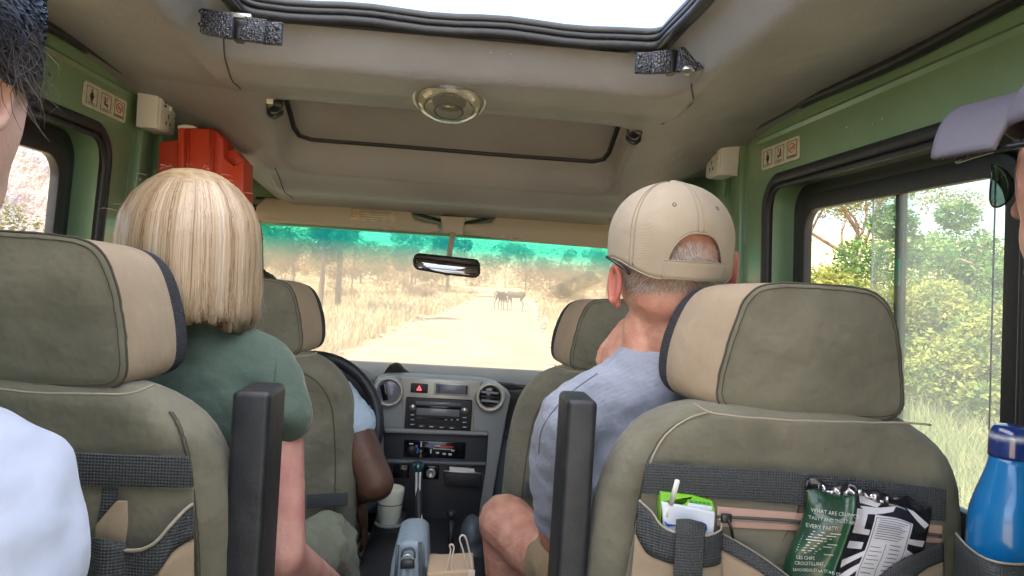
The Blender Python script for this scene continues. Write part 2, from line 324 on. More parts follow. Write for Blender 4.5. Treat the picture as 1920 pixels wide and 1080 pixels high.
# rocky hill to the left, low hills behind
def hillz(x,y,cx,cy,rx,ry,h):
    d=((x-cx)/rx)**2+((y-cy)/ry)**2; 
    return -1+h*max(0,1-d)**.8*(1+.35*noise.noise(Vector((x*.03,y*.03,7)))+.14*noise.noise(Vector((x*.12,y*.12,2))))
def hill(name,cx,cy,rx,ry,h,m,n=70):
    xs=[cx-rx+2*rx*i/n for i in range(n+1)]; ys=[cy-ry+2*ry*i/n for i in range(n+1)]; gridm(name,xs,ys,lambda x,y:hillz(x,y,cx,cy,rx,ry,h),m)
hill('rocky_hill',-125,150,75,90,72,'rock',90); hill('hill',60,430,260,110,34,'soil',50); hill('hill',-240,460,220,110,40,'soil',50)
# foliage
def crown(name,blobs,n,ls,m,parent,seed=1,flat=.6):
    rnd=random.Random(seed); vs=[];fs=[]
    for i in range(n):
        c,r=blobs[rnd.randrange(len(blobs))]; 
        while True:
            q=Vector((rnd.uniform(-1,1),rnd.uniform(-1,1),rnd.uniform(-1,1)))
            if q.length<1: break
        q=q.normalized()*(q.length**.45); p=Vector(c)+Vector((q.x*r,q.y*r,q.z*r*flat)); 
        p+=Vector((rnd.gauss(0,1),rnd.gauss(0,1),rnd.gauss(0,1)))*r*.10
        a=Vector((rnd.gauss(0,1),rnd.gauss(0,1),rnd.gauss(0,.6))).normalized(); b=a.orthogonal().normalized(); b.rotate(Matrix.Rotation(rnd.random()*6.28,3,a)); s=ls*rnd.uniform(.6,1.4); k=len(vs)
        vs+=[p-a*s,p+b*s*.45,p+a*s,p-b*s*.45]; fs.append((k,k+1,k+2,k+3))
    me=bpy.data.meshes.new(name); me.from_pydata([tuple(v) for v in vs],[],fs); me.update(); return link(name,me,m,parent,False)
def limbs(name,h,r,ends,parent,seed=0,lean=.05):
    rnd=random.Random(seed); parts=[]; top=Vector((rnd.gauss(0,lean)*h,rnd.gauss(0,lean)*h,h*.62)); base=Vector((0,0,-.15))
    tr=spline([base,base.lerp(top,.5)+Vector((rnd.gauss(0,.03)*h,0,0)),top],6); parts.append(tubeg(tr,[r*(1-.5*i/(len(tr)-1)) for i in range(len(tr))],8))
    for e in ends:
        e=Vector(e); s=tr[rnd.randrange(len(tr)//2,len(tr))]; md=s.lerp(e,.5)+Vector((rnd.gauss(0,.06)*h,rnd.gauss(0,.06)*h,.05*h)); q=spline([s,md,e],5); parts.append(tubeg(q,[r*.42*(1-.85*i/(len(q)-1)) for i in range(len(q))],6))
        for k in range(3):
            a=q[rnd.randrange(3,len(q))]; b=a+Vector((rnd.gauss(0,.09),rnd.gauss(0,.09),rnd.gauss(.03,.06)))*h; parts.append(tubeg([a,a.lerp(b,.5)+Vector((0,0,.01*h)),b],[r*.12,r*.08,r*.03],5))
    v,f=merge(parts); return mesh(name,v,f,'bark',parent)
def plant(kind,label,cat,loc,h,nleaf,leaf,m,spread,seed,group,trunk_r=.1,layout='round',flat=.6):
    rnd=random.Random(seed); r=root(kind,(0,0,0),label,cat,group); B=[]
    nb=14 if layout!='bush' else 20
    for i in range(nb):
        a=rnd.random()*6.28; q=math.sqrt(rnd.random())*spread
        if layout=='umbrella': z=h*(.82+.12*rnd.random()-.1*(q/spread)**2)
        elif layout=='bush': z=h*(.12+.75*rnd.random()*(1-.5*(q/spread)**2))
        elif layout=='slim': z=h*rnd.uniform(.35,.98); q*=.6
        else: z=h*(.55+.38*rnd.random()-.15*(q/spread))
        B.append((Vector((q*math.cos(a),q*math.sin(a),z)),spread*rnd.uniform(.18,.38)))
    limbs('trunk',h,trunk_r,[b[0] for b in B[::2]],r,seed,.006 if layout=='slim' else .05); crown('crown',B,nleaf,leaf,m,r,seed,flat)
    r.location=loc; 
    return r
def copy_tree(o,parent=None):
    c=o.copy(); COL.objects.link(c)
    if parent is not None: c.parent=parent
    for ch in list(o.children): copy_tree(ch,c)
    return c
ORD2=['first','second','third','fourth','fifth','sixth','seventh','eighth','ninth','tenth','eleventh','twelfth','thirteenth']
ORD=['first','second','third','fourth','fifth','sixth','seventh','eighth','ninth','tenth']
def place(proto,x,y,sc,rot,label,first=False):
    o=proto if first else copy_tree(proto); o.location=(x,y,gz(x,y)-.05); o.scale=(sc,sc,sc); o.rotation_euler=(0,0,rot); o['label']=label; return o
# right-hand side, seen through the sliding window
def onx(px,Y): return P(px,560,Y).x
pb=plant('green_bush','x','bush',(0,0,0),3.0,15000,.055,'leaf_yellow',1.6,3,'green bushes beside the road on the right',.05,'bush',.8)
place(pb,onx(1590,12.5),12.5,.93,0,'yellow-green leafy bush filling the front pane of the right window',True)
place(pb,onx(1500,13.5),13.5,.80,2.1,'yellow-green bush partly hidden behind the right window frame')
place(pb,onx(1690,11.5),11.5,.86,4.0,'yellow-green bush right behind the black pane divider')
place(pb,onx(1790,10.5),10.5,.80,1.0,'broad yellow-green bush in the middle of the right sliding pane')
place(pb,onx(1885,9.8),9.8,.74,5.2,'yellow-green bush beside the rear post of the right window')
place(pb,onx(1960,9.0),9.0,.85,3.0,'yellow-green bush furthest right, mostly beyond the window post')
place(pb,onx(1740,14),14.5,.88,2.6,'taller yellow-green bush standing behind the others in the right window')
pt_=plant('leafy_tree','bright green leafy tree with a domed crown in the right sliding pane','tree',(0,0,0),5.6,15000,.075,'leaf_green',2.6,8,'leafy trees on the right',.16,'round',.7)
place(pt_,onx(1745,17.5),17.5,.86,0,'bright green leafy tree with a domed crown in the right sliding pane',True)
place(pt_,onx(1870,17.0),17.0,.58,2,'lower green tree sloping down toward the rear edge of the right window')
pa=plant('thorn_tree','x','tree',(0,0,0),7.5,5200,.07,'leaf_olive',3.6,21,'thorn trees around the track',.2,'umbrella',.45)
place(pa,onx(1600,27),27,.98,0,'dark open-crowned thorn tree above the bushes in the front right pane',True)
place(pa,onx(1500,34),34,1.1,1.3,'thorn tree hidden mostly by the green door pillar on the right')
# both sides of the track ahead
ps=plant('slender_tree','x','tree',(0,0,0),8,6000,.075,'leaf_olive',2.2,33,'slender trees left of the track',.13,'slim',.8)
place(ps,-4.75,27.0,.86,0,'nearer left one of the pair of thin trunks left of the sandy track',True)
place(ps,-4.2,27.6,.98,2.2,'right one of the pair of thin trunks left of the sandy track')
place(ps,-.6,62,1.25,1.1,'thin bare-stemmed tree behind the rear-view mirror')
pm_=plant('bush_tree','x','tree',(0,0,0),5,4200,.07,'leaf_olive',2.3,41,'low trees left of the track',.06,'round',.7)
pd_=plant('dry_bush','x','bush',(0,0,0),1.7,4200,.05,'leaf_dry',1.3,55,'dry brown bushes along the track',.04,'bush',.7)
rt=random.Random(5)
pdt=plant('dry_tree','x','tree',(0,0,0),6,5200,.09,'leaf_dry',3.2,77,'trees in the far bush beyond the track',.1,'bush',.8)
spots=[(pm_,-8.2,31,.9,'low olive tree just left of the two thin trunks'),(pm_,-11,38,1.2,'spreading olive tree at the left end of the windscreen'),(pm_,-6.4,47,1.0,'small olive tree seen between the two thin trunks'),(pm_,-3.6,52,.85,'small round tree right of the two thin trunks'),
 (pd_,-2.6,44,1.0,'dry bush at the left edge of the track below the mirror'),(pd_,9.4,38,1.35,'dry brown bush right of the antelopes under the tape patch'),(pd_,11.5,33,1.5,'large dry bush beside the right front headrest'),(pd_,13,45,1.4,'dry bush furthest right in the windscreen'),(pm_,16,52,.9,'olive tree behind the dry bushes on the right'),(pd_,-5.5,36,.8,'low dry bush at the foot of the thin trunks'),(pd_,7.6,50,1.2,'dry bush behind the antelopes on the right verge'),
 (pd_,-8.4,24,.75,'dry bush in the grass beside the driver headrest')]
used=set()
for p_,x,y,sc,lb in spots: place(p_,x,y,sc,rt.random()*6,lb,p_.name not in used); used.add(p_.name)
side=lambda x:'left' if x<0 else 'right'
far=[]
for row,(y0,n) in enumerate(((64,9),(84,11),(110,13))):
    q=[]
    for j in range(n):
        x=(-.36+.60*(j+.5)/n+rt.uniform(-.012,.012))*y0; y=y0+rt.uniform(-5,6)
        if abs(x-roadx(y))>3.5: q.append((x,y,row))
    far+=[(x,y,row,ORD2[i]) for i,(x,y,row) in enumerate(q)]
kinds={pm_:(1.2,'olive round tree'),pdt:(1.0,'dry brown tree'),pd_:(2.6,'tall dry bush')}
for k,(x,y,row,od) in enumerate(far):
    p_=(pdt,pd_,pm_,pdt)[(k*7+row)%4]; first=p_.name not in used; used.add(p_.name)
    o=place(p_,x,y,kinds[p_][0]*rt.uniform(.85,1.15)*(1+.12*row),rt.random()*6,'x',first); o['group']='trees in the far bush beyond the track'; o['label']=kinds[p_][1]+', '+od+' from the left in the '+('nearest','middle','farthest')[row]+' row of far bush'
tag(gridm('brush',[0,.01],[300,300.01],lambda x,y:0,'soil'),kind='stuff') if False else None
# left window
pl2=place(pm_,-15.2,22.5,1.12,.5,'yellow-olive tree at the foot of the rocky hill, in the left window'); 
# grass
def grass(name,label,n,fx,fh,m,seed,wd=1.0):
    rnd=random.Random(seed); vs=[];fs=[]; c=0; t=0
    while c<n and t<n*6:
        t+=1; x,y=fx(rnd); 
        if abs(x-roadx(y))<2.5+.5*noise.noise(Vector((x*.6,y*.6,1))): continue
        if noise.noise(Vector((x*.35,y*.35,11)))<-.22 : continue
        c+=1; z=gz(x,y); h=fh(rnd,y); D=math.hypot(x,y); w_=max(.004,.00055*D)*wd; b=len(vs); lean=Vector((rnd.gauss(0,.28),rnd.gauss(0,.28),0))*h; a=rnd.random()*3.14; s=Vector((math.cos(a),math.sin(a)*.3,0)).normalized()*w_
        p=Vector((x,y,z-.02)); mdl=p+lean*.35+Vector((0,0,h*.6)); tip=p+lean+Vector((0,0,h*(.95 if rnd.random()<.6 else .75)))
        vs+=[p-s,p+s,mdl+s*.7,mdl-s*.7,tip]; fs+=[(b,b+1,b+2,b+3),(b+3,b+2,b+4)]
    me=bpy.data.meshes.new(name); me.from_pydata([tuple(v) for v in vs],[],fs); me.update(); o=link(name,me,m,None,False); tag(o,label,'grass',kind='stuff'); return o
grass('dry_grass','pale dry grass on both sides of the sandy track ahead',60000,lambda r:(lambda y:(r.uniform(-.36,.27)*y,y))(9+75*r.random()**1.3),lambda r,y:r.uniform(.25,.8)*(1 if y<40 else .8),'straw',3)
grass('roadside_grass','tall yellow-green grass growing close to the right side window',30000,lambda r:(lambda y:(r.uniform(.42,.95)*y,y))(3.2+10*r.random()**1.2),lambda r,y:r.uniform(.3,.8),'greengrass',8,.8)
grass('roadside_grass','tall dry grass outside the left side window',9000,lambda r:(lambda y:(-r.uniform(.45,.85)*y,y))(5+14*r.random()),lambda r,y:r.uniform(.4,1.0),'straw',9,.8)
# impala
mat('impala',(.10,.062,.04),.8,col2=(.14,.09,.06),cscale=3); mat('impalapale',(.55,.42,.28),.8); mat('horn',(.03,.025,.02),.5)
rs_=random.Random(12)
vs=[];fs=[]
for i in range(260):
    y=rs_.uniform(9,60); x=roadx(y)+rs_.choice((-1,1))*rs_.uniform(1.9,3.6); r_=rs_.uniform(.02,.07)*(1+y/50); v,f=ico((x,y,gz(x,y)+r_*.2+.03),(r_,r_*.8,r_*.6),None,1); o_=len(vs); vs+=[q+Vector((rs_.uniform(-1,1),rs_.uniform(-1,1),rs_.uniform(-1,1)))*r_*.2 for q in v]; fs+=[tuple(k+o_ for k in g) for g in f]
tag(mesh('gravel',vs,fs,'rock',None,False),'loose stones scattered along both edges of the sandy track','stones',kind='stuff')
def antelope(loc,yaw,label,sc=1.0,step=0):
    r=root('antelope',loc,label,'antelope','pair of antelopes on the track'); f=Vector((math.cos(yaw),math.sin(yaw),0)); s=Vector((-math.sin(yaw),math.cos(yaw),0)); L=Vector(loc)
    W=lambda x,y,z:L+(f*x+s*y+Vector((0,0,z)))*sc
    B=[('c',W(.30,0,.78),W(-.05,0,.76),.175,.17),('c',W(-.05,0,.76),W(-.38,0,.82),.165,.165),('c',W(.36,0,.86),W(.30,0,.70),.11,.13),('c',W(.38,0,.86),W(.62,0,.66),.095,.062),('c',W(.62,0,.66),W(.74,0,.50),.06,.052),('c',W(.72,0,.54),W(.80,0,.36),.062,.03)]
    for k in(-1,1):
        B+=[('c',W(.34,.07*k,.72),W(.33+step*k,.08*k,.40),.062,.034),('c',W(.33+step*k,.08*k,.40),W(.33+step*k*1.1,.08*k,.04),.028,.02),('c',W(.33+step*k*1.1,.08*k,.04),W(.36+step*k*1.1,.08*k,.02),.024,.02)]
        B+=[('c',W(-.36,.08*k,.76),W(-.27-step*k,.09*k,.52),.10,.052),('c',W(-.27-step*k,.09*k,.52),W(-.42-step*k,.09*k,.36),.040,.028),('c',W(-.42-step*k,.09*k,.36),W(-.38-step*k,.09*k,.03),.026,.02)]
        B+=[('s',W(.66,.10*k,.64),(.03*sc,.05*sc,.02*sc))]
    b=organic('body',B,.016,'impala',r,4)
    for k in(-1,1): tube('horn',[W(.70,.03*k,.56),W(.86,.11*k,.62),W(.95,.13*k,.50),W(1.08,.08*k,.56)],(.015,.004),'horn',b,6,n=4)
    tube('tail',[W(-.5,0,.86),W(-.56,0,.70),W(-.55,0,.52)],(.03,.015),'impalapale',b,6,n=3)
    return r
antelope((P(936,590,40).x,40.0,.04),R_(62),'left antelope of the pair on the track, facing away with lowered head',1.08,.04)
antelope((P(966,590,40).x,40.2,.04),R_(148),'right antelope of the pair on the track, side on with lowered head',1.12,.05)
# ================================================================ VEHICLE
V=root('safari_vehicle',(0,0,0),'green four-wheel-drive safari vehicle seen from inside, with beige padded roof and open hatch','vehicle')
def smooth(t): t=max(0,min(1,t)); return t*t*(3-2*t)
def zbase(x,y):
    k=[(-1,2.25),(1.45,2.25),(1.75,2.238),(1.95,2.165),(2.07,2.10),(2.25,2.055),(2.42,2.03)]
    z=k[-1][1]
    for (a,za),(b,zb) in zip(k,k[1:]):
        if y<=b: 
            z=za+(zb-za)*max(0,min(1,(y-a)/(b-a))); break
    s=smooth((abs(x)-.48)/.3)
    z+=s*(.02+max(0,y-1.75)*.25)
    return z
def rrd(x,y,x0,x1,y0,y1,r):   # >0 inside rounded rectangle, distance to edge
    cx,cy=(x0+x1)/2,(y0+y1)/2; qx=abs(x-cx)-(x1-x0)/2+r; qy=abs(y-cy)-(y1-y0)/2+r
    return -(math.hypot(max(qx,0),max(qy,0))+min(max(qx,qy),0)-r)
HX=.44
def hd(x,y): return rrd(x,y,-HX,HX,-.35,1.475,.05)
def rd(x,y): return rrd(x,y,-.43,.44,1.79,2.055,.05)
def roofz(x,y):
    z=zbase(x,y); d=hd(x,y)
    if d>-.07: z+=.062*smooth((d+.045)/.08)**.8
    e=rd(x,y)
    if e>-.03:
        target=2.315-(y-1.79)*.5; z=z+(target-z)*smooth((e+.02)/.028)
    # soft padded roll along the bar edges
    if abs(x)<.5: z-=.018*math.exp(-((y-1.60)/.085)**2)+.018*math.exp(-((y-2.18)/.055)**2)
    z+=.004*noise.noise(Vector((x*3,y*3,0)))
    if abs(x)>.72: z+=.0
    return z
nx,ny=164,312
grid('headliner',lambda u,v:(lambda x,y:(x,y,roofz(x,y)))(-.79+1.58*u,-.7+3.1*v),nx,ny,'vinyl',V,0,keep=lambda c:hd(c.x,c.y)<.045)
for sx in (-1,1):
    mesh('roof_skin',[(sx*.87,-.7,2.33),(sx*.87,2.0,2.33),(sx*.87,2.5,2.12),(sx*.45,-.7,2.345),(sx*.45,2.0,2.345),(sx*.5,2.5,2.2)],[(0,1,4,3),(1,2,5,4)],'green',V,False)
mesh('roof_front_skin',[(-.5,2.0,2.345),(.5,2.0,2.345),(.5,2.5,2.2),(-.5,2.5,2.2)],[(0,1,2,3)],'green',V,False)
# bar over the hatch front on the outside
mesh('roof_front_skin',[(-.5,1.46,2.345),(.5,1.46,2.345),(.5,2.0,2.345),(-.5,2.0,2.345)],[(0,1,2,3)],'green',V,False)
# hatch rim: rubber seals in two runs plus metal lip
def rim(d,z,n=12):
    x0,x1,y0,y1=-HX+d,HX-d,-.35+d,1.475-d; r=.035; pts=[]
    for (cx,cy,a0) in ((x1-r,y1-r,0),(x0+r,y1-r,90),(x0+r,y0+r,180),(x1-r,y0+r,270)):
        for i in range(n+1): a=R_(a0+90*i/n); pts.append((cx+r*math.cos(a),cy+r*math.sin(a),z))
    out=[]
    for i,p in enumerate(pts):
        q=pts[(i+1)%len(pts)]; L=math.dist(p,q); k=max(1,int(L/.05))
        for j in range(k): t=j/k; a=Vector(p).lerp(Vector(q),t); a.z+=.003*math.sin(a.x*23+a.y*17); out.append(a)
    return out
tube('hatch_seal',rim(.036,2.316),.012,'rubber',V,10,True,flat=.8)
tube('hatch_seal',rim(.040,2.331),.006,'rubber',V,10,True)
tube('hatch_frame',rim(.036,2.344),.008,'blackmetal',V,10,True)
grid('hatch_lining',lambda u,v:(lambda q:(q.x,q.y,2.305+.04*v))(rim(.032,0)[int(u*len(rim(.032,0)))%len(rim(.032,0))]),len(rim(.032,0)),3,'rubber',V,.004,True)
# unseen canopy added over the hatch: blocks the sun, diffuses soft light below
cv=mat('diffuser_canvas',(.8,.8,.8),.8); n_=cv.node_tree.nodes; l_=cv.node_tree.links; t_=n_.new('ShaderNodeBsdfTranslucent'); t_.inputs[0].default_value=(.82,.84,.88,1); x_=n_.new('ShaderNodeMixShader'); x_.inputs[0].default_value=.55
l_.new(n_['Principled BSDF'].outputs[0],x_.inputs[1]); l_.new(t_.outputs[0],x_.inputs[2]); l_.new(x_.outputs[0],n_['Material Output'].inputs[0])
grid('unseen_canopy',lambda u,v:(-.76+1.52*u,-.8+2.42*v,2.88-.03*(2*u-1)**2),12,12,'diffuser_canvas',V)
for sx in(-1,1):
    for y in(-.5,1.3): tube('unseen_strut',[(sx*.56,y,2.42),(sx*.56,y,2.85)],.012,'blackmetal',V)  # struts of the added canopy, also out of view
gp=[(-.418,1.82),(-.418,2.0),(-.41,2.03),(-.38,2.043),(0,2.043),(.39,2.043),(.42,2.03),(.428,2.0),(.428,1.82)]
gq=[]
for (x0,y0),(x1,y1) in zip(gp,gp[1:]):
    for i in range(8): x=x0+(x1-x0)*i/8; y=y0+(y1-y0)*i/8; gq.append((x,y,roofz(x,y)-.001))
tube('recess_gap_shade',gq,.0065,'rubber',V,8)  # shade of the gap modelled as a dark tube along the recess edge
# seams on the padded bar
for pts in ([(415,100,1.43),(420,140,1.5),(450,172,1.73)],[(1297,148,1.44),(1296,190,1.56),(1240,236,1.74)]):
    tt=[]
    for p in spline([P(*q) for q in pts],8): tt.append((p.x,p.y,roofz(p.x,p.y)-.0008))
    tube('seam',tt,.0014,'seam',V,6)
for x,(y0,y1) in ((-.475,(2.06,2.3)),(.5,(2.06,2.3))):
    tube('seam',[(x,y0+(y1-y0)*i/8,roofz(x,y0+(y1-y0)*i/8)-.0008) for i in range(9)],.0012,'seam',V,6)
# front header lip: dark gap between padding and visors
box('header',(0,2.45,2.10),(1.6,.05,.26),'green',V,.01)
# latches of the hatch
def latch(pts,Y):
    # four hammered plates stepped in depth
    r=None
    plates=pts; L=bpy.data.objects.new('hatch_latch',None)
    root_=None
    for i,(q,dy,m_) in enumerate(plates):
        o=ppoly('hatch_latch' if i==0 else ('latch_plate' if i<3 else 'mounting_plate'),q,Y+dy,.012 if i!=1 else .03,m_,V if i==0 else root_,.0015)
        if i==0: root_=o
    return root_
a=latch([([(377,14),(437,26),(434,72),(374,60)],-.02,'hammered'),([(434,28),(457,32),(450,74),(434,72)],.01,'blackmetal'),([(457,30),(500,36),(493,80),(449,74)],-.02,'hammered'),([(498,40),(529,41),(527,83),(490,81)],-.005,'hammered')],1.36)
for c in((377,22),(376,46),(519,52),(518,73)): lathe('screw',P(*c,1.338),[(.0,.004),(.004,.003),(.004,-.004)],'blackmetal',a,(0,-1,0),10)
box('latch_hinge',P(445,30,1.35),(.05,.012,.008),'knob',a,.001)
a=latch([([(1275,88),(1313,86),(1309,132),(1269,134)],-.02,'hammered'),([(1258,93),(1276,94),(1270,135),(1256,136)],.012,'blackmetal'),([(1224,96),(1259,92),(1257,136),(1222,137)],-.014,'hammered'),([(1195,98),(1225,97),(1223,137),(1192,136)],-.004,'hammered')],1.38)
ppoly('latch_plate',[(1313,86),(1334,84),(1330,126),(1308,130)],1.352,.012,'hammered',a,.001)
for c in((1201,104),(1200,126),(1329,90),(1326,117)): lathe('screw',P(*c,1.365 if c[0]<1300 else 1.35),[(.0,.004),(.004,.003),(.004,-.004)],'blackmetal',a,(0,-1,0),10)
lathe('latch_pin',P(1290,134,1.36),[(.0,.0),(.012,.002),(.012,-.006)],'knob',a,(0,-.3,-1),14)
# dome lamp
lc=P(843,186,1.60); lc.z=roofz(lc.x,lc.y); axn=Vector((0,-.35,-.94))
lamp=lathe('ceiling_lamp',lc,[(.0,-.01),(.079,-.01),(.081,0),(.078,.008),(.070,.010)],'knob',V,axn,40)
lathe('lamp_lens',lc,[(.071,.006),(.069,.018),(.058,.030),(.035,.038),(.0,.040)],'lamplens',lamp,axn,40)
lathe('lamp_reflector',lc,[(.0,.006),(.05,.0115),(.066,.0115),(.068,.004)],'whiteplastic',lamp,axn,40)
for r_ in(.03,.052): 
    tube('lamp_ring',[q for q in disc(lc+axn*.033*(1 if r_<.04 else .8),r_,axn,32)],.0016,'lamplens',lamp,6,True)
tube('lamp_bulb',[lc+axn*.022+Vector((-.012,0,0)),lc+axn*.022+Vector((.012,0,0))],.004,'brass',lamp)
# recess catches
for (x,y,s) in ((515,196,1),(1190,246,-1)):
    c=P(x,y,1.79); h=box('roof_catch',c+Vector((0,.012,.012)),(.03,.03,.035),'blackmetal',V,.006)
    lathe('catch_knob',c,[(0,-.012),(.018,-.008),(.02,0),(.016,.006),(0,.01)],'blackmetal',h,(s*.2,-.8,-.3),18)
    grid('catch_wing',lambda u,v:c+Vector((.026*(u-.5)*1.4+s*.004,-.008-.01*math.sin(u*3.14),-.018-.012*v-.014*math.sin(u*3.14)+.006)),10,4,'blackmetal',h,.004)
    if s>0: box('catch_tag',P(506,187,1.775),(.016,.004,.02),'sticker',h,.002)
# ---------------- side walls
def ringrect(y0,y1,z0,z1,r,n=10,top_slope=0):
    pts=[]
    for (cy,cz,a0) in ((y1-r,z1-r,0),(y0+r,z1-r,90),(y0+r,z0+r,180),(y1-r,z0+r,270)):
        for i in range(n+1): a=R_(a0+90*i/n); pts.append((cy+r*math.cos(a),cz+r*math.sin(a)))
    return pts
def sidewall(s):
    X=.785
    def wx(z): return s*(X+ (2.27-z)*.05)
    hole=ringrect(.93,1.765,1.42,2.115,.07); outer=ringrect(-.7,1.925,1.0,2.285,.001)
    n=len(hole); vs=[(wx(z),y,z) for y,z in outer]+[(wx(z),y,z) for y,z in hole]
    fs=[(i,(i+1)%n,n+(i+1)%n,n+i) for i in range(n)]
    w_=solid(mesh('side_panel',vs,fs,'green',V,False),.012,0)
    # second window opening further back is out of the picture; the reveal of this one:
    vs=[(wx(z)+s*0,y,z) for y,z in hole]+[(wx(z)+s*.065,y+(0.0),z) for y,z in hole]
    rv=solid(mesh('window_reveal',vs,[(i,(i+1)%n,n+(i+1)%n,n+i) for i in range(n)],'green',V,False),.004,0)
    hp=[Vector((wx(z)-s*.008,y,z)) for y,z in ringrect(.925,1.775,1.41,2.125,.075,14)]
    tube('window_seal',hp,.0145,'rubber',V,10,True)
    hp=[Vector((wx(z)-s*.014,y,z)) for y,z in ringrect(.937,1.758,1.43,2.105,.07,14)]
    tube('seal_lip',hp,.006,'rubber',V,8,True)
    # window: outer frame, inner frame, glass, sliding pane
    win=empty('window',(0,0,0),None,None); win.parent=V
    def frame(nm,r0,r1,x0,dx,m_,par):
        a_=ringrect(*r0); b_=ringrect(*r1); n=len(a_); q=[]
        for (yy,zz) in a_: q.append((wx(zz)+s*x0,yy,zz))
        for (yy,zz) in b_: q.append((wx(zz)+s*x0,yy,zz))
        f=[(i,(i+1)%n,n+(i+1)%n,n+i) for i in range(n)]
        o=solid(mesh(nm,q,f,m_,par,True),dx,0); return bev(o,.002,2)
    frame('window_frame',(.90,1.80,1.40,2.14,.08),(1.02,1.71,1.50,2.075,.06),.062,.016,'blackmetal',win)
    frame('frame_rubber',(1.005,1.72,1.485,2.085,.065),(1.045,1.68,1.52,2.05,.05),.05,.02,'rubber',win)
    tube('frame_trim',[Vector((wx(z)+s*.043,y,z)) for y,z in ringrect(1.013,1.715,1.49,2.08,.065,12)],.004,'knob' if s>0 else 'rubber',win,6,True,flat=.6)
    # panes
    def pane(y0,y1,x0,m_):
        return mesh('pane',[(wx(z)+s*x0,y,z) for y,z in ((y0,1.5),(y1,1.5),(y1,2.06),(y0,2.06))],[(0,1,2,3)],m_,win,False)
    pane(1.30,1.70,.064,'clearglass' if s>0 else 'clearglass'); pane(1.03,1.41,.052,'sideglass' if s>0 else 'clearglass')
    if s>0:
        box('pane_divider',((wx(1.78)+s*.062),1.335,1.78),(.012,.022,.56),'blackmetal',win,.002,Matrix.Rotation(R_(-3),3,'Y'))
        box('divider_sticker',((wx(1.9)+s*.055),1.334,1.905),(.002,.017,.05),'tealmark',win,0,Matrix.Rotation(R_(-3),3,'Y'))
        tube('pane_edge',[(wx(1.5)+s*.05,1.41,1.5),(wx(2.06)+s*.05,1.41,2.06)],.0016,'whitemark',win,6)
        tube('pane_edge',[(wx(1.5)+s*.048,1.075,1.5),(wx(2.06)+s*.048,1.075,2.06)],.0014,'dashgrey',win,6)
    # rail ridge and roof seal
    pts=[Vector((s*.772,y,2.262+.004*math.sin(y*9)+(.0 if y<1.8 else -(y-1.8)*.1))) for y in [ -.7+2.65*i/60 for i in range(61)]]
    tube('roof_seal',[p+Vector((-s*.004,0,.012)) for p in pts],.016,'rubber',V,10)
    tube('roof_seal_lip',[p+Vector((-s*.02,0,.0)) for p in pts],.007,'rubber',V,8)
    mesh('rail_ridge',[(wx(2.25)-s*.000,-.7,2.25),(wx(2.25)-s*.0,1.85,2.25),(wx(2.235)-s*.012,1.85,2.235),(wx(2.235)-s*.012,-.7,2.235),(wx(2.22),-.7,2.22),(wx(2.22),1.85,2.22)],[(0,1,2,3),(3,2,5,4)],'green',V,False)
    # pressed panel recess lines
    for (y0,y1,z) in ((1.28,1.42,2.172),):
        tube('pressed_ridge',[(wx(z)-s*.003,y0,z),(wx(z)-s*.003,y1,z+.004)],.003,'green',V,6)
    tube('pressed_ridge',[(wx(z)-s*.002,1.12+.0*z,z) for z in(2.15,2.215)],.004,'green',V,6)
    # B pillar: stepped vertical ribs
    for (y0,y1,dx) in ((1.925,1.99,-.004),(1.99,2.03,.012),(2.03,2.10,-.012)):
        ym=(y0+y1)/2; box('door_pillar',(wx(1.65)+s*dx,ym,1.63),(.03,y1-y0-.002,1.26),'green',V,.006,Matrix.Rotation(R_(s*-2.86),3,'Y'))
    tube('pillar_bead',[(wx(z)-s*.013,1.93,z) for z in(1.1,1.7,2.25)],.004,'green',V,6)
    # door frame and front door
    dh=ringrect(2.17,2.62,1.45,2.0,.05); do=ringrect(2.10,2.75,.95,2.13,.001); n=len(dh)
    solid(mesh('front_door',[(wx(z)+s*0.01,y,z) for y,z in do]+[(wx(z)+s*.01,y,z) for y,z in dh],[(i,(i+1)%n,n+(i+1)%n,n+i) for i in range(n)],'green',V,False),.03,0)
    tube('door_seal',[Vector((wx(z)-s*.006,y,z)) for y,z in ringrect(2.16,2.63,1.44,2.01,.06,10)],.009,'rubber',V,8,True)
    mesh('door_glass',[(wx(z)+s*.012,y,z) for y,z in ((2.16,1.44),(2.63,1.44),(2.63,2.01),(2.16,2.01))],[(0,1,2,3)],'clearglass',V,False)
    solid(mesh('cant_rail',[(s*.79,1.9,2.31),(s*.79,2.5,2.16),(s*.80,2.5,1.95),(s*.80,1.9,1.98)],[(0,1,2,3)],'green',V,False),.02,0)
    # outer skin: body side below the glass
    box('body_side',(s*.9,.9,.85),(.06,3.4,1.05),'green',V,.03)
    return wx
mat('tealmark',(.0,.25,.16),.3)
WR=sidewall(1); WL=sidewall(-1)
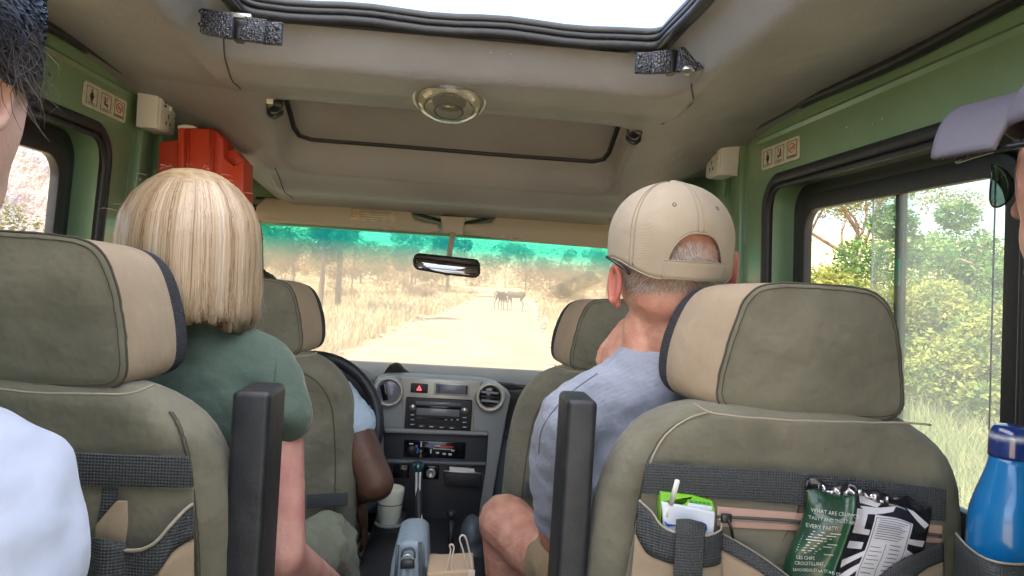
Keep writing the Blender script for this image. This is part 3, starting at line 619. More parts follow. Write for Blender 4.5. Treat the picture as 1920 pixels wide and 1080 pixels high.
# signs on the side panels
def sign(s,y0,y1,zc,h):
    wx=WR if s>0 else WL; e=-s*.0085
    def pt(u,v,o=0): y=y0+(y1-y0)*u; z=zc+(v-.5)*h; return Vector((wx(z)-s*(.0075+o),y,z))
    r=[(a/(y1-y0),b/h) for a,b in ringrect(0,y1-y0,0,h,.008,5)]
    n=len(r); vs=[pt(u,v) for u,v in r]+[pt(u,v,.0012) for u,v in r]
    sg=mesh('safety_sign',vs,[tuple(range(n,2*n)),tuple(range(n))]+[(i,(i+1)%n,n+(i+1)%n,n+i) for i in range(n)],'sticker',V,False)
    W=y1-y0; marks=[]
    def bar(u0,u1,v0,v1,m_='ink',skew=0,nm='sign_mark'):
        return [pt(u0,v0,.0018),pt(u1,v0,.0018),pt(u1+skew,v1,.0018),pt(u0+skew,v1,.0018)]
    order=(0,1,2) if s>0 else (2,1,0)
    # as seen from inside the panels run seat belt / no arms out / no smoking from the left edge of the photograph
    for k in range(3):
        uc=(1-(.18+.32*k)) if s>0 else (.18+.32*k)
        sg_=-1 if s>0 else 1
        fr=[pt(uc+sg_*a*.115,.5+b*.36,.0016) for a,b in ((-1,-1),(1,-1),(1,1),(-1,1))]
        tube('sign_border',fr,.0007,'ink',sg,4,True)
        q=[];
        if k==0: q=[bar(uc-.03,uc+.03,.36,.66),bar(uc-.045,uc+.045,.42,.55),bar(uc-.012,uc+.012,.68,.80),bar(uc-.02,uc+.0,.26,.38),bar(uc+.006,uc+.024,.26,.38)]
        if k==1: q=[bar(uc-.045,uc-.02,.42,.74),bar(uc-.03,uc+.05,.38,.46),bar(uc+.02,uc+.04,.30,.40)]
        if k==2: q=[bar(uc-.05,uc+.05,.53,.57)]
        q+=[bar(uc-.07,uc+.07,.19,.225),]
        if k==1: q+=[bar(uc-.07,uc+.05,.12,.15)]
        vs=[v for b in q for v in b]; mesh('pictogram',vs,[tuple(range(4*i,4*i+4)) for i in range(len(q))],'ink' if k<2 else 'redink',sg,False)
        if k==1: mesh('red_cross',bar(uc-.05,uc-.03,.38,.78,skew=.08),[(0,1,2,3)],'redink',sg,False)
        if k==2:
            tube('red_ring',[pt(uc+.075*math.cos(t),.56+.2*math.sin(t),.0018) for t in [6.283*i/20 for i in range(20)]],.0009,'redink',sg,4,True)
            tube('red_ring',[pt(uc-.045,.68,.0018),pt(uc+.045,.44,.0018)],.0009,'redink',sg,4)
            rot=Matrix(((0,0,-s),(-s,0,0),(0,1,0))) if s>0 else Matrix(((0,0,1),(1,0,0),(0,1,0)))
            text('sign_text','NO SMOKING',pt(uc,.19,.002),.0075,'ink',sg,rot,ext=.0001)
sign(1,1.61,1.815,2.183,.052); sign(-1,1.645,1.85,2.186,.052)
mat('scuff',(.45,.47,.40),.7)
for (x,y) in ((1655,222),(1637,232),(1588,238),(1764,40),(1842,80),(1700,130)): 
    c=PX(x,y,.783); lathe('panel_fixing',c,[(0,.002),(.0028,.0016),(.0032,0)],'scuff',V,(-1,0,0),8)
for (x,y) in ((92,140),(205,320)): lathe('panel_fixing',PX(x,y,-.783),[(0,.002),(.003,.0016),(.0032,0)],'rubber',V,(1,0,0),8)
for (x,y,Y) in ((583,55,1.47),(922,68,1.47),(960,66,1.47),(1095,170,1.55)):
    c=P(x,y,Y); lathe('stud',(c.x,c.y,roofz(c.x,c.y)),[(0,-.0015),(.0022,-.001),(.0026,0)],'scuff',V,(0,0,1),8)
# socket boxes
def socket(corners,Y,side):
    # box standing off the wall, front face slanted as on the photograph
    c=P(*corners,Y); s=side
    g=box('socket_box',(s*.742,Y,c.z),(.05,.10,.085),'whiteplastic',V,.004)
    box('socket_face',(s*.742,Y-.0535,c.z),(.05,.006,.088),'whiteplastic',g,.0025)
    f=s*.742-s*.0265
    pl=box('socket_plate',(f,Y,c.z),(.005,.094,.08),'whiteplastic',g,.002)
    for dy,dz,h in ((-.012,-.022,.009),(.012,-.022,.009),(0,-.004,.011)):
        box('socket_slot',(f-s*.003,Y+dy,c.z+dz),(.001,.004,h),'ink',pl,0)
    for dz in (.018,.028): box('usb_port',(f-s*.003,Y-.022,c.z+dz),(.001,.012,.005),'ink',pl,0)
    box('socket_switch',(f-s*.004,Y+.012,c.z+.022),(.004,.014,.02),'whiteplastic',pl,.001)
    for dy in(-.04,.04): lathe('screw',(f-s*.0025,Y+dy,c.z),[(0,.0015),(.003,.001),(.003,0)],'knob',pl,(-s,0,0),10)
    return g
socket((300,215),1.93,-1); g=socket((1372,305),1.99,1)
tube('socket_cable',[P(1362,342,2.0),P(1357,375,2.04),P(1350,420,2.08)],.003,'green',V,6,n=5)
tube('socket_cable',[P(1387,372,2.04),P(1378,395,2.06),P(1375,425,2.08)],.003,'green',V,6,n=5)
# ---------------- windscreen, visors, mirror
def ws(u,v): # u across, v up
    x=-.76+1.52*u; b=2.66-.10*(2*u-1)**2; t=2.47-.07*(2*u-1)**2
    return (x,b+(t-b)*v,1.452+(2.03-1.452)*v)
grid('windscreen',ws,24,8,'windscreen',V)
tube('windscreen_seal',[Vector(ws(i/30,1))+Vector((0,-.01,-.022)) for i in range(31)],.012,'rubber',V,8)
tube('windscreen_seal',[Vector(ws(i/30,0))+Vector((0,-.01,0.004)) for i in range(31)],.008,'rubber',V,8)
for s in(0,1): tube('screen_pillar',[Vector(ws(s,0)),Vector(ws(s,1))],.03,'green',V,10)
mat('tape',(.55,.52,.42),.6)
b_=M['tape'].node_tree.nodes['Principled BSDF']; b_.inputs['Alpha'].default_value=.45
tp=mesh('tape_patch',[v+Vector((0,-.012,0)) for v in (P(1027,540,2.55),P(1108,507,2.53),P(1128,527,2.54),P(1048,563,2.56))],[(0,1,2,3)],'tape',V,False)
vl=ppoly('sun_visor',[(479,386),(496,370),(560,373),(627,379),(700,383),(755,387),(770,396),(776,409),(795,415),(822,420),(827,434),(800,436),(702,429),(590,421),(489,415),(479,405)],2.375,.022,'visor',V,.008)
vr=ppoly('sun_visor',[(865,431),(871,419),(900,419),(922,417),(932,403),(946,397),(1040,402),(1149,410),(1240,416),(1252,440),(1245,476),(1152,467),(965,452),(871,438)],2.375,.022,'visor',V,.008)
lb=ppoly('visor_label',[(658,391),(746,398),(745,419),(657,413)],2.3735,.001,'visorlabel',vl,0)
tube('label_mark',[P(664+5*math.cos(t),403+4*math.sin(t),2.3725) for t in [6.283*i/12 for i in range(12)]],.0008,'redink',lb,4,True)
for i in range(4): ppoly('label_line',[(674,397+i*4),(674+60-6*i,400.5+i*4),(674+60-6*i,401.5+i*4),(674,398+i*4)],2.373,.0004,'capseam',lb,0)
for (c,v_) in (((726,430),vl),((965,450),vr)): box('visor_clip',P(*c,2.37),(.022,.014,.01),'whiteplastic' if 0 else 'visor',v_,.003)
tube('visor_rod',[P(480,372,2.395),P(700,384,2.395),P(826,414,2.395)],.005,'rubber',vl,8,n=4); tube('visor_rod',[P(868,420,2.395),P(1000,398,2.395),P(1250,412,2.395)],.005,'rubber',vr,8,n=4)
br=ppoly('mirror_bracket',[(826,404),(872,407),(868,440),(832,437)],2.36,.03,'visor',V,.004)
ppoly('bracket_base',[(775,392),(930,400),(925,412),(872,420),(868,436),(832,434),(824,414),(782,406)],2.40,.02,'green',V,.004)
mir=ppoly('rear_view_mirror',[(777,478),(784,474),(840,480),(893,486),(900,492),(901,512),(896,520),(886,521),(835,515),(783,506),(775,500),(774,486)],2.30,.02,'rubber',V,.006,tilt=.275)
ppoly('mirror_glass',[(781,479),(840,484),(890,490),(896,495),(896,512),(891,517),(835,511),(785,502),(779,497),(779,484)],2.2985,.002,'mirrorglass',mir,.0005,tilt=.275)
tube('mirror_stem',[P(849,436,2.35),P(846,455,2.345),P(842,482,2.32)],.0085,'visor',mir,10)
box('mirror_clip',P(838,515,2.295),(.014,.006,.008),'visor',mir,.001)
# ---------------- dashboard
D=grid('dashboard',lambda u,v:(lambda x,y:(x,y,1.468+.014*math.exp(-((y-2.36)/.09)**2)-(.10*smooth((2.30-y)/.06))+.003*noise.noise(Vector((x*9,y*9,0)))))(-.76+1.52*u,2.235+.43*v),60,24,'dashmat',V)
box('dash_body',(0,2.42,1.27),(1.5,.26,.36),'cardash_side',D,.03)
ppoly('dash_mat_bump',[(700,716),(716,705),(726,690),(738,683),(748,685),(760,697),(780,706),(830,712),(960,722),(960,732),(700,726)],2.33,.05,'dashmat',D,.006,n=3)
YS=2.215
body=ppoly('center_console',[(700,716),(720,708),(754,708),(900,716),(930,722),(958,742),(950,780),(938,850),(925,925),(905,1090),(690,1090),(716,880),(712,810),(702,770)],YS,.12,'dashgrey',D,.006)
ppoly('console_trim',[(752,707),(902,716),(890,750),(888,812),(758,806),(754,750)],YS-.008,.012,'dashsilver',body,.003)
def ringpx(nm,c,ro,ri,Y,m_,par):
    cc=P(*c,Y); k=Y/FPX; return lathe(nm,cc,[(ri*k,-.004),(ri*k,.004),((ri+2)*k,.012),((ro-2)*k,.012),(ro*k,.004),(ro*k,-.012)],m_,par,(0,-1,.05),36)
g=ringpx('air_vent',(729,734),28,21,YS-.01,'dashsilver',body); lathe('vent_duct',P(729,734,YS-.008),[(0,.004),(.034,.004),(.034,0)],'lcd2',g,(0,-1,.05))
ppoly('vent_louvre',[(712,724),(722,718),(728,750),(718,752)],YS-.014,.003,'gloss',g,.001)
g=ringpx('air_vent',(919,744),28,20,YS-.01,'dashsilver',body); lathe('vent_duct',P(919,744,YS-.004),[(0,.004),(.033,.004),(.033,0)],'gloss',g,(0,-1,.05))
for dy in(-8,0,8): ppoly('vent_louvre',[(903,741+dy),(935,744+dy),(934,748+dy),(903,745+dy)],YS-.016,.012,'dashgrey' if dy else 'dashdark',g,.001)
hz=bp('hazard_button',786,728,32,17,YS-.014,.01,'dashdark',body,.002); c=P(786,728,YS-.015)
mesh('hazard_triangle',[c+Vector((-.0075,-.0006,-.006)),c+Vector((.0075,-.0006,-.006)),c+Vector((0,-.0006,.008)),c+Vector((-.0038,-.0008,-.0038)),c+Vector((.0038,-.0008,-.0038)),c+Vector((0,-.0008,.0032))],[(0,1,4,3),(1,2,5,4),(2,0,3,5)],'redglow',hz,False)
dp=bp('display_frame',847,730,66,23,YS-.012,.008,'dashsilver',body,.002); bp('display',847,730,59,17,YS-.0135,.003,'lcd2',dp,.001)
for dy in(-4,1,5): bp('display_mark',823,730+dy,4,2,YS-.0145,.0006,'ink',dp,0)
bp('display_edge',875,731,4,16,YS-.0145,.0006,'ink',dp,0)
ra=bp('radio',822,779,124,62,YS-.02,.02,'dashdark',body,.003)
bp('cd_slot',822,764,84,4,YS-.0215,.003,'gloss',ra,.0005); bp('slot_bar',822,757,84,6,YS-.0215,.002,'lcd2',ra,.0005); bp('radio_screen',821,773,80,13,YS-.0225,.003,'lcd',ra,.0005)
bp('screen_edge',821,785,80,3,YS-.022,.002,'gloss',ra,0)
for (cx,cy,m_) in ((774,763,'knob'),(871,769,'knob')): lathe('radio_knob',P(cx,cy,YS-.021),[(0,.012),(.008,.0115),(.0095,.009),(.0095,0)],m_,ra,(0,-1,0),18)
for i in range(4): bp('radio_button',790+19*i,799+1.2*i,15,7,YS-.0215,.002,'dashdark',ra,.001); bp('button_mark',790+19*i,799+1.2*i,7,1.6,YS-.0222,.0006,'whitemark',ra,0)
for i in range(3):
    bp('radio_button',773,778+9*i,11,6,YS-.0215,.002,'dashdark',ra,.001); bp('button_mark',773,778+9*i,6,1.4,YS-.0222,.0006,'whitemark',ra,0)
    bp('radio_button',871,783+9*i,12,6,YS-.0215,.002,'dashdark',ra,.001); bp('button_mark',871,783+9*i,7,1.4,YS-.0222,.0006,'whitemark',ra,0)
for x in(836,847,858): bp('button_mark',x,787,4,1.6,YS-.0224,.0006,'whitemark',ra,0)
lw=ppoly('lower_console',[(718,803),(916,810),(912,870),(900,950),(880,1090),(705,1090),(722,900)],YS-.012,.03,'dashdark',body,.004)
ppoly('console_shelf',[(720,803),(916,811),(914,818),(722,812)],YS-.03,.02,'dashgrey',lw,.004); ppoly('console_shelf',[(724,862),(912,868),(910,874),(724,869)],YS-.026,.02,'cardash_side',lw,.004)
cl=bp('climate_panel',815,843,116,32,YS-.016,.006,'gloss',lw,.003)
lathe('climate_dial',P(772,843,YS-.017),[(0,.01),(.011,.009),(.013,0)],'dashdark',cl,(0,-1,0),18)
for i,(x,y,w_,h_,m_) in enumerate([(806,835,16,2,'bluemark'),(820,836,12,2,'whitemark'),(838,838,24,2.2,'redmark'),(830,842,36,1.4,'whitemark'),(771,832,7,2,'whitemark'),(783,845,3,9,'bluemark'),(781,837,4,5,'bluemark'),(790,833,2.5,10,'whitemark'),(789,846,4,5,'brass'),(789,854,2.5,7,'brass'),(808,846,2.5,8,'whitemark'),(820,849,6,3,'whitemark'),(833,851,6,3.5,'whitemark'),(844,852,6,3.5,'whitemark'),(849,845,6,3,'whitemark'),(771,848,2,6,'brass')]): bp('climate_mark',x,y,w_,h_,YS-.0175,.001,m_,cl,0)
bp('coin_slot',808,886,30,26,YS-.018,.006,'gloss',lw,.003); lathe('power_socket',P(808,887,YS-.02),[(.0,.001),(.008,.001),(.0085,.006),(.014,.006),(.0145,0)],'knob',lw,(0,-1,0),22)
bp('switch_bank',752,884,30,24,YS-.018,.006,'gloss',lw,.002)
ppoly('ash_tray',[(832,884),(902,889),(899,914),(834,910)],YS-.03,.025,'dashdark',lw,.003)
ppoly('tray_edge',[(832,882),(902,887),(902,890),(832,885)],YS-.034,.004,'knob',lw,.001)
# gear levers
gl=tube('gear_lever',[P(785,1030,2.0),P(785,960,2.03),P(784,880,2.08)],(.012,.009),'dashdark',V,10,n=4)
lathe('gear_knob',P(784,877,2.08),[(0,-.012),(.014,-.008),(.018,.002),(.014,.014),(0,.018)],'gearknob' if 'gearknob' in M else 'dashdark',gl,(0,-.2,1),20)
for dx,e in((-3,3),(4,9)): tube('lever_strap',[P(784+dx,885,2.06),P(778+e,940,2.04),P(785+e,1000,2.0)],.0032,'whitemark',gl,6,n=4)
gl=tube('gear_lever',[P(845,1020,2.0),P(846,975,2.02)],(.008,.008),'dashdark',V,8); lathe('gear_knob',P(846,965,2.02),[(0,-.012),(.012,-.006),(.014,.003),(.009,.012),(0,.014)],'leather',gl,(0,0,1),18)
hb=box('cup_holder',P(732,1000,2.1),(.09,.08,.12),'dashdark',V,.02)
# floor and tunnel
box('floor',(0,1.05,.86),(1.7,3.7,.05),'dashdark',V,0); box('transmission_tunnel',(0,1.7,1.0),(.34,1.4,.24),'dashdark',V,.04)
box('firewall',(0,2.72,1.2),(1.5,.03,.62),'dashdark',V,0)
# steering wheel
wc=P(577,797,2.03); ax=Vector((0,-1,.30)).normalized(); wr=.188
pts=disc(wc,wr,ax,48); sw=tube('steering_wheel',pts,.0165,'leather',V,12,True)
lathe('wheel_hub',wc+ax*-.03,[(0,.03),(.05,.028),(.065,.01),(.06,-.02)],'dashdark',sw,ax,28)
for a in(20,160,270): 
    u=ax.orthogonal().normalized(); q=Vector((math.cos(R_(a)),0,math.sin(R_(a)))); q=(q-ax*q.dot(ax)).normalized(); tube('wheel_spoke',[wc+ax*-.03+q*.05,wc+q*(wr-.005)],.012,'dashgrey',sw,8,flat=.5)
tube('steering_column',[wc-ax*.03,wc-ax*.3],.03,'dashdark',V,12)
ppoly('instrument_hood',[(520,720),(560,700),(640,696),(690,712),(700,740),(695,800),(520,800)],2.24,.14,'dashdark',D,.012,n=3)
tube('indicator_stalk',[wc-ax*.06,P(708,774,2.08)],.006,'dashgrey',sw,8)
# wipers and cowl outside
for pts in ([(640,690,2.74),(740,688,2.76),(900,706,2.78)],[(945,709,2.78),(1060,714,2.78),(1200,722,2.76)]):
    wp=tube('wiper',[P(*p) for p in pts],.006,'rubber',V,6,n=6); tube('wiper_arm',[P(p[0]+30,p[1]+5,p[2]+.01) for p in pts],.008,'dashgrey',wp,6,n=6)
hoodz=lambda x,y:1.42-.03*(x/.8)**2-.05*smooth((y-2.8)/.3)-.16*smooth((y-3.0)/1.1)
grid('bonnet',lambda u,v:(-.8+1.6*u,2.7+1.2*v,hoodz(-.8+1.6*u,2.7+1.2*v)-.06),24,24,'green',V)
# ================================================================ SEATS
def offset(o2,d):
    n=len(o2); r=[]
    for i in range(n):
        a=o2[i-1]; b=o2[(i+1)%n]; t=Vector((b[0]-a[0],b[1]-a[1])); t.normalize(); r.append((o2[i][0]-t.y*d,o2[i][1]+t.x*d))
    return r    # d>0 goes inward for a counter-clockwise outline
def puff(name,outline,y0,dep,r,m,parent,shear=0,z0=0,bulge=.01,sub=(None,None),crown=None,wr=.003,seed=0,front=None):
    """cushion body from an outline (x,z); returns the mesh; sub=(front rings material split)"""
    o2=[(v.x,v.y) for v in spline([(a,b,0) for a,b in outline],6,True)]
    L_=[0]
    for i in range(len(o2)): L_.append(L_[-1]+math.dist(o2[i],o2[(i+1)%len(o2)]))
    u_=[];k_=0
    for i in range(96):
        t_=L_[-1]*i/96
        while L_[k_+1]<t_: k_+=1
        f_=(t_-L_[k_])/max(1e-9,L_[k_+1]-L_[k_]); a_=o2[k_]; b_=o2[(k_+1)%len(o2)]; u_.append((a_[0]+(b_[0]-a_[0])*f_,a_[1]+(b_[1]-a_[1])*f_))
    o2=u_
    for _ in range(3): o2=[((o2[i-1][0]+2*o2[i][0]+o2[(i+1)%96][0])/4,(o2[i-1][1]+2*o2[i][1]+o2[(i+1)%96][1])/4) for i in range(96)]
    ar=sum(o2[i-1][0]*o2[i][1]-o2[i][0]*o2[i-1][1] for i in range(len(o2)))
    if ar<0: o2=o2[::-1]
    cx=sum(p[0] for p in o2)/len(o2); cz=sum(p[1] for p in o2)/len(o2); n=len(o2); rings=[]
    K=5; prof=[]
    for k in range(K+1):
        a=math.pi/2*k/K; prof.append((r*(1-math.sin(a)),r*(1-math.cos(a))*min(1,dep/(2*r))))
    full=[(ins,y) for ins,y in prof]+[(ins,dep-y) for ins,y in prof[::-1]]
    def ring(pts,y): return [Vector((x,y0+y+(z0-z)*shear,z)) for x,z in pts]
    inner=offset(o2,r)
    caps=[]; HW=max(abs(p[0]-cx) for p in inner); HH=max(abs(p[1]-cz) for p in inner)
    for t in (.04,.25,.5,.75,.93): caps.append(([(cx+(x-cx)*t,cz+(z-cz)*t) for x,z in inner],0))
    def dome(x,z): return bulge*math.cos(min(1,abs(x-cx)/HW)*math.pi/2)*math.cos(min(1,abs(z-cz)/HH)*math.pi/2)
    def cap_(p,y,sg): return [Vector((x,y0+y+sg*dome(x,z)+(z0-z)*shear,z)) for x,z in p]
    R=[cap_(p,0,-1) for p,d in caps]+[ring(offset(o2,i),y) for i,y in full]+[cap_(p,dep,1) for p,_ in caps[::-1]]
    rnd=lambda v:v+Vector((0,1,0))*wr*noise.noise(v*11+Vector((seed,0,0)))*1.6+Vector((0,1,0))*wr*.6*noise.noise(v*28)
    R=[[rnd(v) for v in q] for q in R]
    return R,n
def build(name,R,n,m,parent,cap0=False,cap1=False):
    vs=[v for q in R for v in q]; fs=[(j*n+i,j*n+(i+1)%n,(j+1)*n+(i+1)%n,(j+1)*n+i) for j in range(len(R)-1) for i in range(n)]
    if cap0: fs.append(tuple(range(n)))
    if cap1: fs.append(tuple((len(R)-1)*n+i for i in range(n)))
    return mesh(name,vs,fs,m,parent)
def stitch(name,R,k,parent,off=.002,m='seam',r=.0014,a=0,b=None,oy=None):
    q=R[k][a:b] if b else R[k]; n=len(q); cl=b is None
    c=sum(q,Vector())/n
    pts=[v+Vector((0,-off,0))+ (Vector((noise.noise(v*90),0,noise.noise(v*80+Vector((5,5,5))))))*.0012 for v in q]
    return tube(name,pts,r,m,parent,6,cl)
from mathutils.bvhtree import BVHTree
def stick(o,pts,off=.0012,n=8):
    me=o.data; bv=BVHTree.FromPolygons([v.co for v in me.vertices],[tuple(p.vertices) for p in me.polygons]); out=[]
    for q in spline([(x,y,0) for x,y in pts],n):
        d=(P(q.x+random.gauss(0,.5),q.y,1)-CAM).normalized(); h=bv.ray_cast(CAM,d)
        if h[0] is not None: out.append(h[0]-d*off)
    return out
def seat(label,cx,Yb,dz,s,row,lab_grp=None,seed=0):
    """s=+1: the aisle is on the left of the seat (right-hand seat)"""
    r=root('seat',(cx,Yb+.1,.9),label,'seat','vehicle seats under olive and tan covers')
    z=lambda v:v+dz
    # back, half outline mirrored
    half=[(0,1.700),(.12,1.698),(.19,1.675),(.237,1.625),(.258,1.56),(.268,1.46),(.272,1.3),(.26,1.1),(.2,1.05),(0,1.045)]
    ol=[(cx+x,z(q)) for x,q in half]+[(cx-x,z(q)) for x,q in half[-2:0:-1]]
    R,n=puff('back',ol,Yb,.12,.045,'olive',r,shear=.10,z0=1.69,bulge=.012,wr=.006,seed=seed)
    bk=build('seat_back',R,n,'olive',r,True,True)
    if row=='A': stitch('seam',R,5,bk,.0005,r=.0016)
    else:
        for k_,dx in ((0,0),(1,-6*s)):
            tube('seam',stick(bk,[(x+dx,y) for x,y in ([(1335,772),(1290,785),(1250,815),(1222,862),(1205,930),(1192,1010),(1184,1079)] if s>0 else [(318,772),(334,800),(347,842),(355,890),(360,940),(366,1010),(370,1079)])]),.0016 if k_==0 else .0006,'tanpipe' if (s>0 and k_==0) else 'seam',bk,6)
    # headrest
    hs=.02*s
    hh=[(0,1.869),(.05,1.868),(.084,1.862),(.105,1.842),(.119,1.80),(.130,1.75),(.134,1.712),(.130,1.695),(.112,1.6845),(.06,1.682),(0,1.682)]
    hx=(.524 if s>0 else -.483) if row=='B' else cx; GI={(1,'B'):.046,(-1,'B'):.020}.get((s,row),.03)
    ol=[(hx+x*1.0,z(q)) for x,q in hh]+[(hx-x*1.0,z(q)) for x,q in hh[-2:0:-1]]
    Yh=Yb+.02
    R,n=puff('h',ol,Yh,.03,.012,'olive',r,shear=-.02,z0=1.69,bulge=.012,wr=.005,seed=seed+3)
    R=R[:9]; B=R[-1]; zc=z(1.775)
    def grow(y,gi,go,gz,rnd=1): 
        o=[]
        for v in B:
            ux=(v.x-hx)*s   # >0 is the window side
            g=(go if ux>0 else gi)*min(1,abs(ux)/.09); k=1-.25*abs((v.z-zc)/.09)**2
            o.append(Vector((v.x+(1 if v.x>hx else -1)*g*k,Yh+y,v.z+(gz if v.z>zc else gz*.6*-1)*min(1,abs(v.z-zc)/.08))))
        return o
    h=build('headrest',R,n,'olive',r,True)
    T=[R[8]]+[grow(.01+.1*t,GI*math.sin(t*1.5708)**.8,.022*math.sin(t*1.5708)**.8,-.004*t) for t in (.15,.35,.55,.75,.9,1.0)]
    build('side_panel',T,n,'tan',h)
    F=[T[-1]]+[grow(.11+.05*t,GI+.008*math.sin(t*2.6)-.02*t*t*t,.022-.02*t*t,-.004-.012*t*t) for t in (.15,.35,.6,.85,1.0)]
    c=sum(F[-1],Vector())/n; F+=[[c+(v-c)*t+Vector((0,.02*(1-t),0)) for v in F[-1]] for t in (.7,.3,.03)]
    build('front_panel',F,n,'meshfab',h,False,True)
    stitch('seam',R,8,h,.0004,m='seam',r=.0016); stitch('seam',R,6,h,.0006,m='seam',r=.0007)
    # loose hem under the headrest
    pts=[Vector((hx-s*(-.155+.0),Yh-.02,z(1.688))),Vector((hx+s*.06,Yh-.022,z(1.687))),Vector((hx-s*.06,Yh-.024,z(1.684))),Vector((hx-s*.14,Yh-.024,z(1.688))),Vector((hx-s*.17,Yh-.012,z(1.698)))] 
    q=spline(pts,8); q=[v+Vector((0,0,.002*noise.noise(v*30))) for v in q]
    tube('cover_hem',q,.0024,'tanpipe',bk,6,flat=.6)
    tube('headrest_post',[Vector((hx-.06,Yh+.06,z(1.64))),Vector((hx-.06,Yh+.06,z(1.72)))],.007,'knob',h); tube('headrest_post',[Vector((hx+.06,Yh+.06,z(1.64))),Vector((hx+.06,Yh+.06,z(1.72)))],.007,'knob',h)
    cu=box('seat_cushion',(cx,Yb+.36,z(1.10)),(.5,.5,.15),'olive',r,.05,seg=4)
    box('seat_base',(cx,Yb+.34,z(.96)),(.42,.42,.16),'dashdark',r,.02)
    return r,bk
seatR,bkR=seat('olive and tan seat on the right, snack bag and juice carton in its pockets',.505,.945,0,1,'B',seed=1)
seatL,bkL=seat('olive and tan covered seat behind the blonde woman, tan folder in its back pocket',-.490,.885,0,-1,'B',seed=9)
seatD,bkD=seat("driver's seat with olive cover behind the steering wheel",-.455,1.775,-.055,-1,'A',seed=4)
seatP,bkP=seat('empty front passenger seat with olive cover, in front of the man in the cap',.455,1.775,-.055,1,'A',seed=6)
for b_,x0,x1,yy in ((bkD,575,652,938),(bkP,985,1060,915)):
    ppoly('webbing_strap',[(x0,yy-10),(x1,yy-14),(x1,yy+10),(x0,yy+16)],1.79,.004,'webbing',b_,.001)
# armrests, folded up
for (x0,x1,Y,zt,rr,lb) in ((.1925,.2345,.99,1.689,seatR,''),(-.236,-.189,.935,1.688,seatL,'')):
    h=box('armrest',((x0+x1)/2,Y+.045,zt-.3),(x1-x0,.09,.6),'leather',rr,.008,seg=4)
    tube('seam',[Vector((x1-.006 if x0<0 else x0+.006,Y+.012,zt-.02)),Vector((x1-.004 if x0<0 else x0+.006,Y+.012,zt-.56))],.0007,'dashgrey',h,5)
# pockets of the right seat
YP=.94
def pk(nm,pts,dy,m_,b=.001,par=None,d=.003): return ppoly(nm,pts,YP+dy,d,m_,par or bkR,b)
pk('webbing_band',[(1211,869),(1300,874),(1450,883),(1600,897),(1775,918),(1775,978),(1600,958),(1450,943),(1300,932),(1204,926)],-.012,'webbing')
pk('pocket_panel',[(1204,926),(1450,943),(1770,978),(1768,1100),(1170,1100)],-.004,'olive')
zp=pk('zip_tape',[(1345,950),(1500,962),(1768,986),(1766,1020),(1500,996),(1345,988)],-.0075,'ziptape')
tube('zip_teeth',[P(1345,969,YP-.0095),P(1500,978,YP-.0095),P(1766,1004,YP-.0095)],.002,'seam',zp,6,n=10); tube('zip_teeth',[P(1345,973,YP-.0095),P(1500,982,YP-.0095),P(1766,1008,YP-.0095)],.0012,'knob',zp,6,n=10)
zs=box('zip_slider',P(1362,972,YP-.014),(.014,.006,.012),'blackmetal',zp,.002); tube('zip_pull',[P(1365,974,YP-.018),P(1371,990,YP-.02),P(1374,1010,YP-.016)],.0035,'blackmetal',zs,8,flat=.5)
# cup pocket
cp=band('drink_pocket',[(1198,938,YP-.012),(1222,960,YP-.022),(1240,985,YP-.034),(1270,1000,YP-.044),(1320,1005,YP-.042),(1350,995,YP-.026),(1352,985,YP-.012)],[(1192,1000,YP-.012),(1212,1035,YP-.022),(1240,1050,YP-.034),(1275,1060,YP-.044),(1320,1064,YP-.042),(1346,1058,YP-.026),(1350,1050,YP-.012)],'webbing',bkR)
tube('piping',[P(1198,938,YP-.013),P(1222,960,YP-.023),P(1240,985,YP-.035),P(1270,1000,YP-.045),P(1320,1005,YP-.043),P(1350,995,YP-.027),P(1352,980,YP-.012)],.0014,'tanpipe',cp,6,n=6)
band('pocket_body',[(1192,1000,YP-.010),(1212,1033,YP-.020),(1240,1046,YP-.032),(1275,1056,YP-.041),(1320,1060,YP-.040),(1346,1054,YP-.024),(1352,1046,YP-.010)],[(1182,1100,YP-.010),(1212,1110,YP-.020),(1240,1110,YP-.028),(1275,1120,YP-.036),(1320,1120,YP-.036),(1346,1120,YP-.022),(1356,1110,YP-.010)],'tan',cp)
band('vertical_strap',[(1268,974,YP-.050),(1295,974,YP-.0535),(1322,982,YP-.050)],[(1262,1100,YP-.052),(1290,1100,YP-.055),(1314,1100,YP-.052)],'webbing',cp,.004)
# big pocket: diagonal webbing and tan cloth
db=band('pocket_webbing',[(1354,1000,YP-.010),(1400,1026,YP-.024),(1440,1052,YP-.034),(1480,1082,YP-.040),(1520,1115,YP-.046)],[(1352,1030,YP-.011),(1390,1050,YP-.024),(1425,1072,YP-.034),(1460,1100,YP-.040),(1500,1130,YP-.046)],'webbing',bkR)
tube('piping',[P(1354,1000,YP-.012),P(1400,1026,YP-.026),P(1440,1052,YP-.036),P(1480,1082,YP-.042),P(1520,1115,YP-.048)],.0013,'olivepipe',db,6,n=6)
band('pocket_body',[(1352,1028,YP-.008),(1390,1049,YP-.020),(1425,1070,YP-.031),(1460,1098,YP-.038)],[(1350,1120,YP-.008),(1390,1120,YP-.020),(1425,1120,YP-.031),(1460,1120,YP-.038)],'tan',db)
db=band('pocket_webbing',[(1640,1088,YP-.055),(1690,1052,YP-.052),(1730,1034,YP-.035),(1768,1018,YP-.010)],[(1660,1120,YP-.056),(1705,1090,YP-.052),(1735,1066,YP-.035),(1768,1052,YP-.010)],'webbing',bkR)
band('pocket_body',[(1665,1118,YP-.054),(1705,1088,YP-.050),(1735,1064,YP-.033),(1768,1050,YP-.008)],[(1680,1150,YP-.054),(1710,1150,YP-.050),(1740,1150,YP-.033),(1768,1150,YP-.008)],'tan',db)
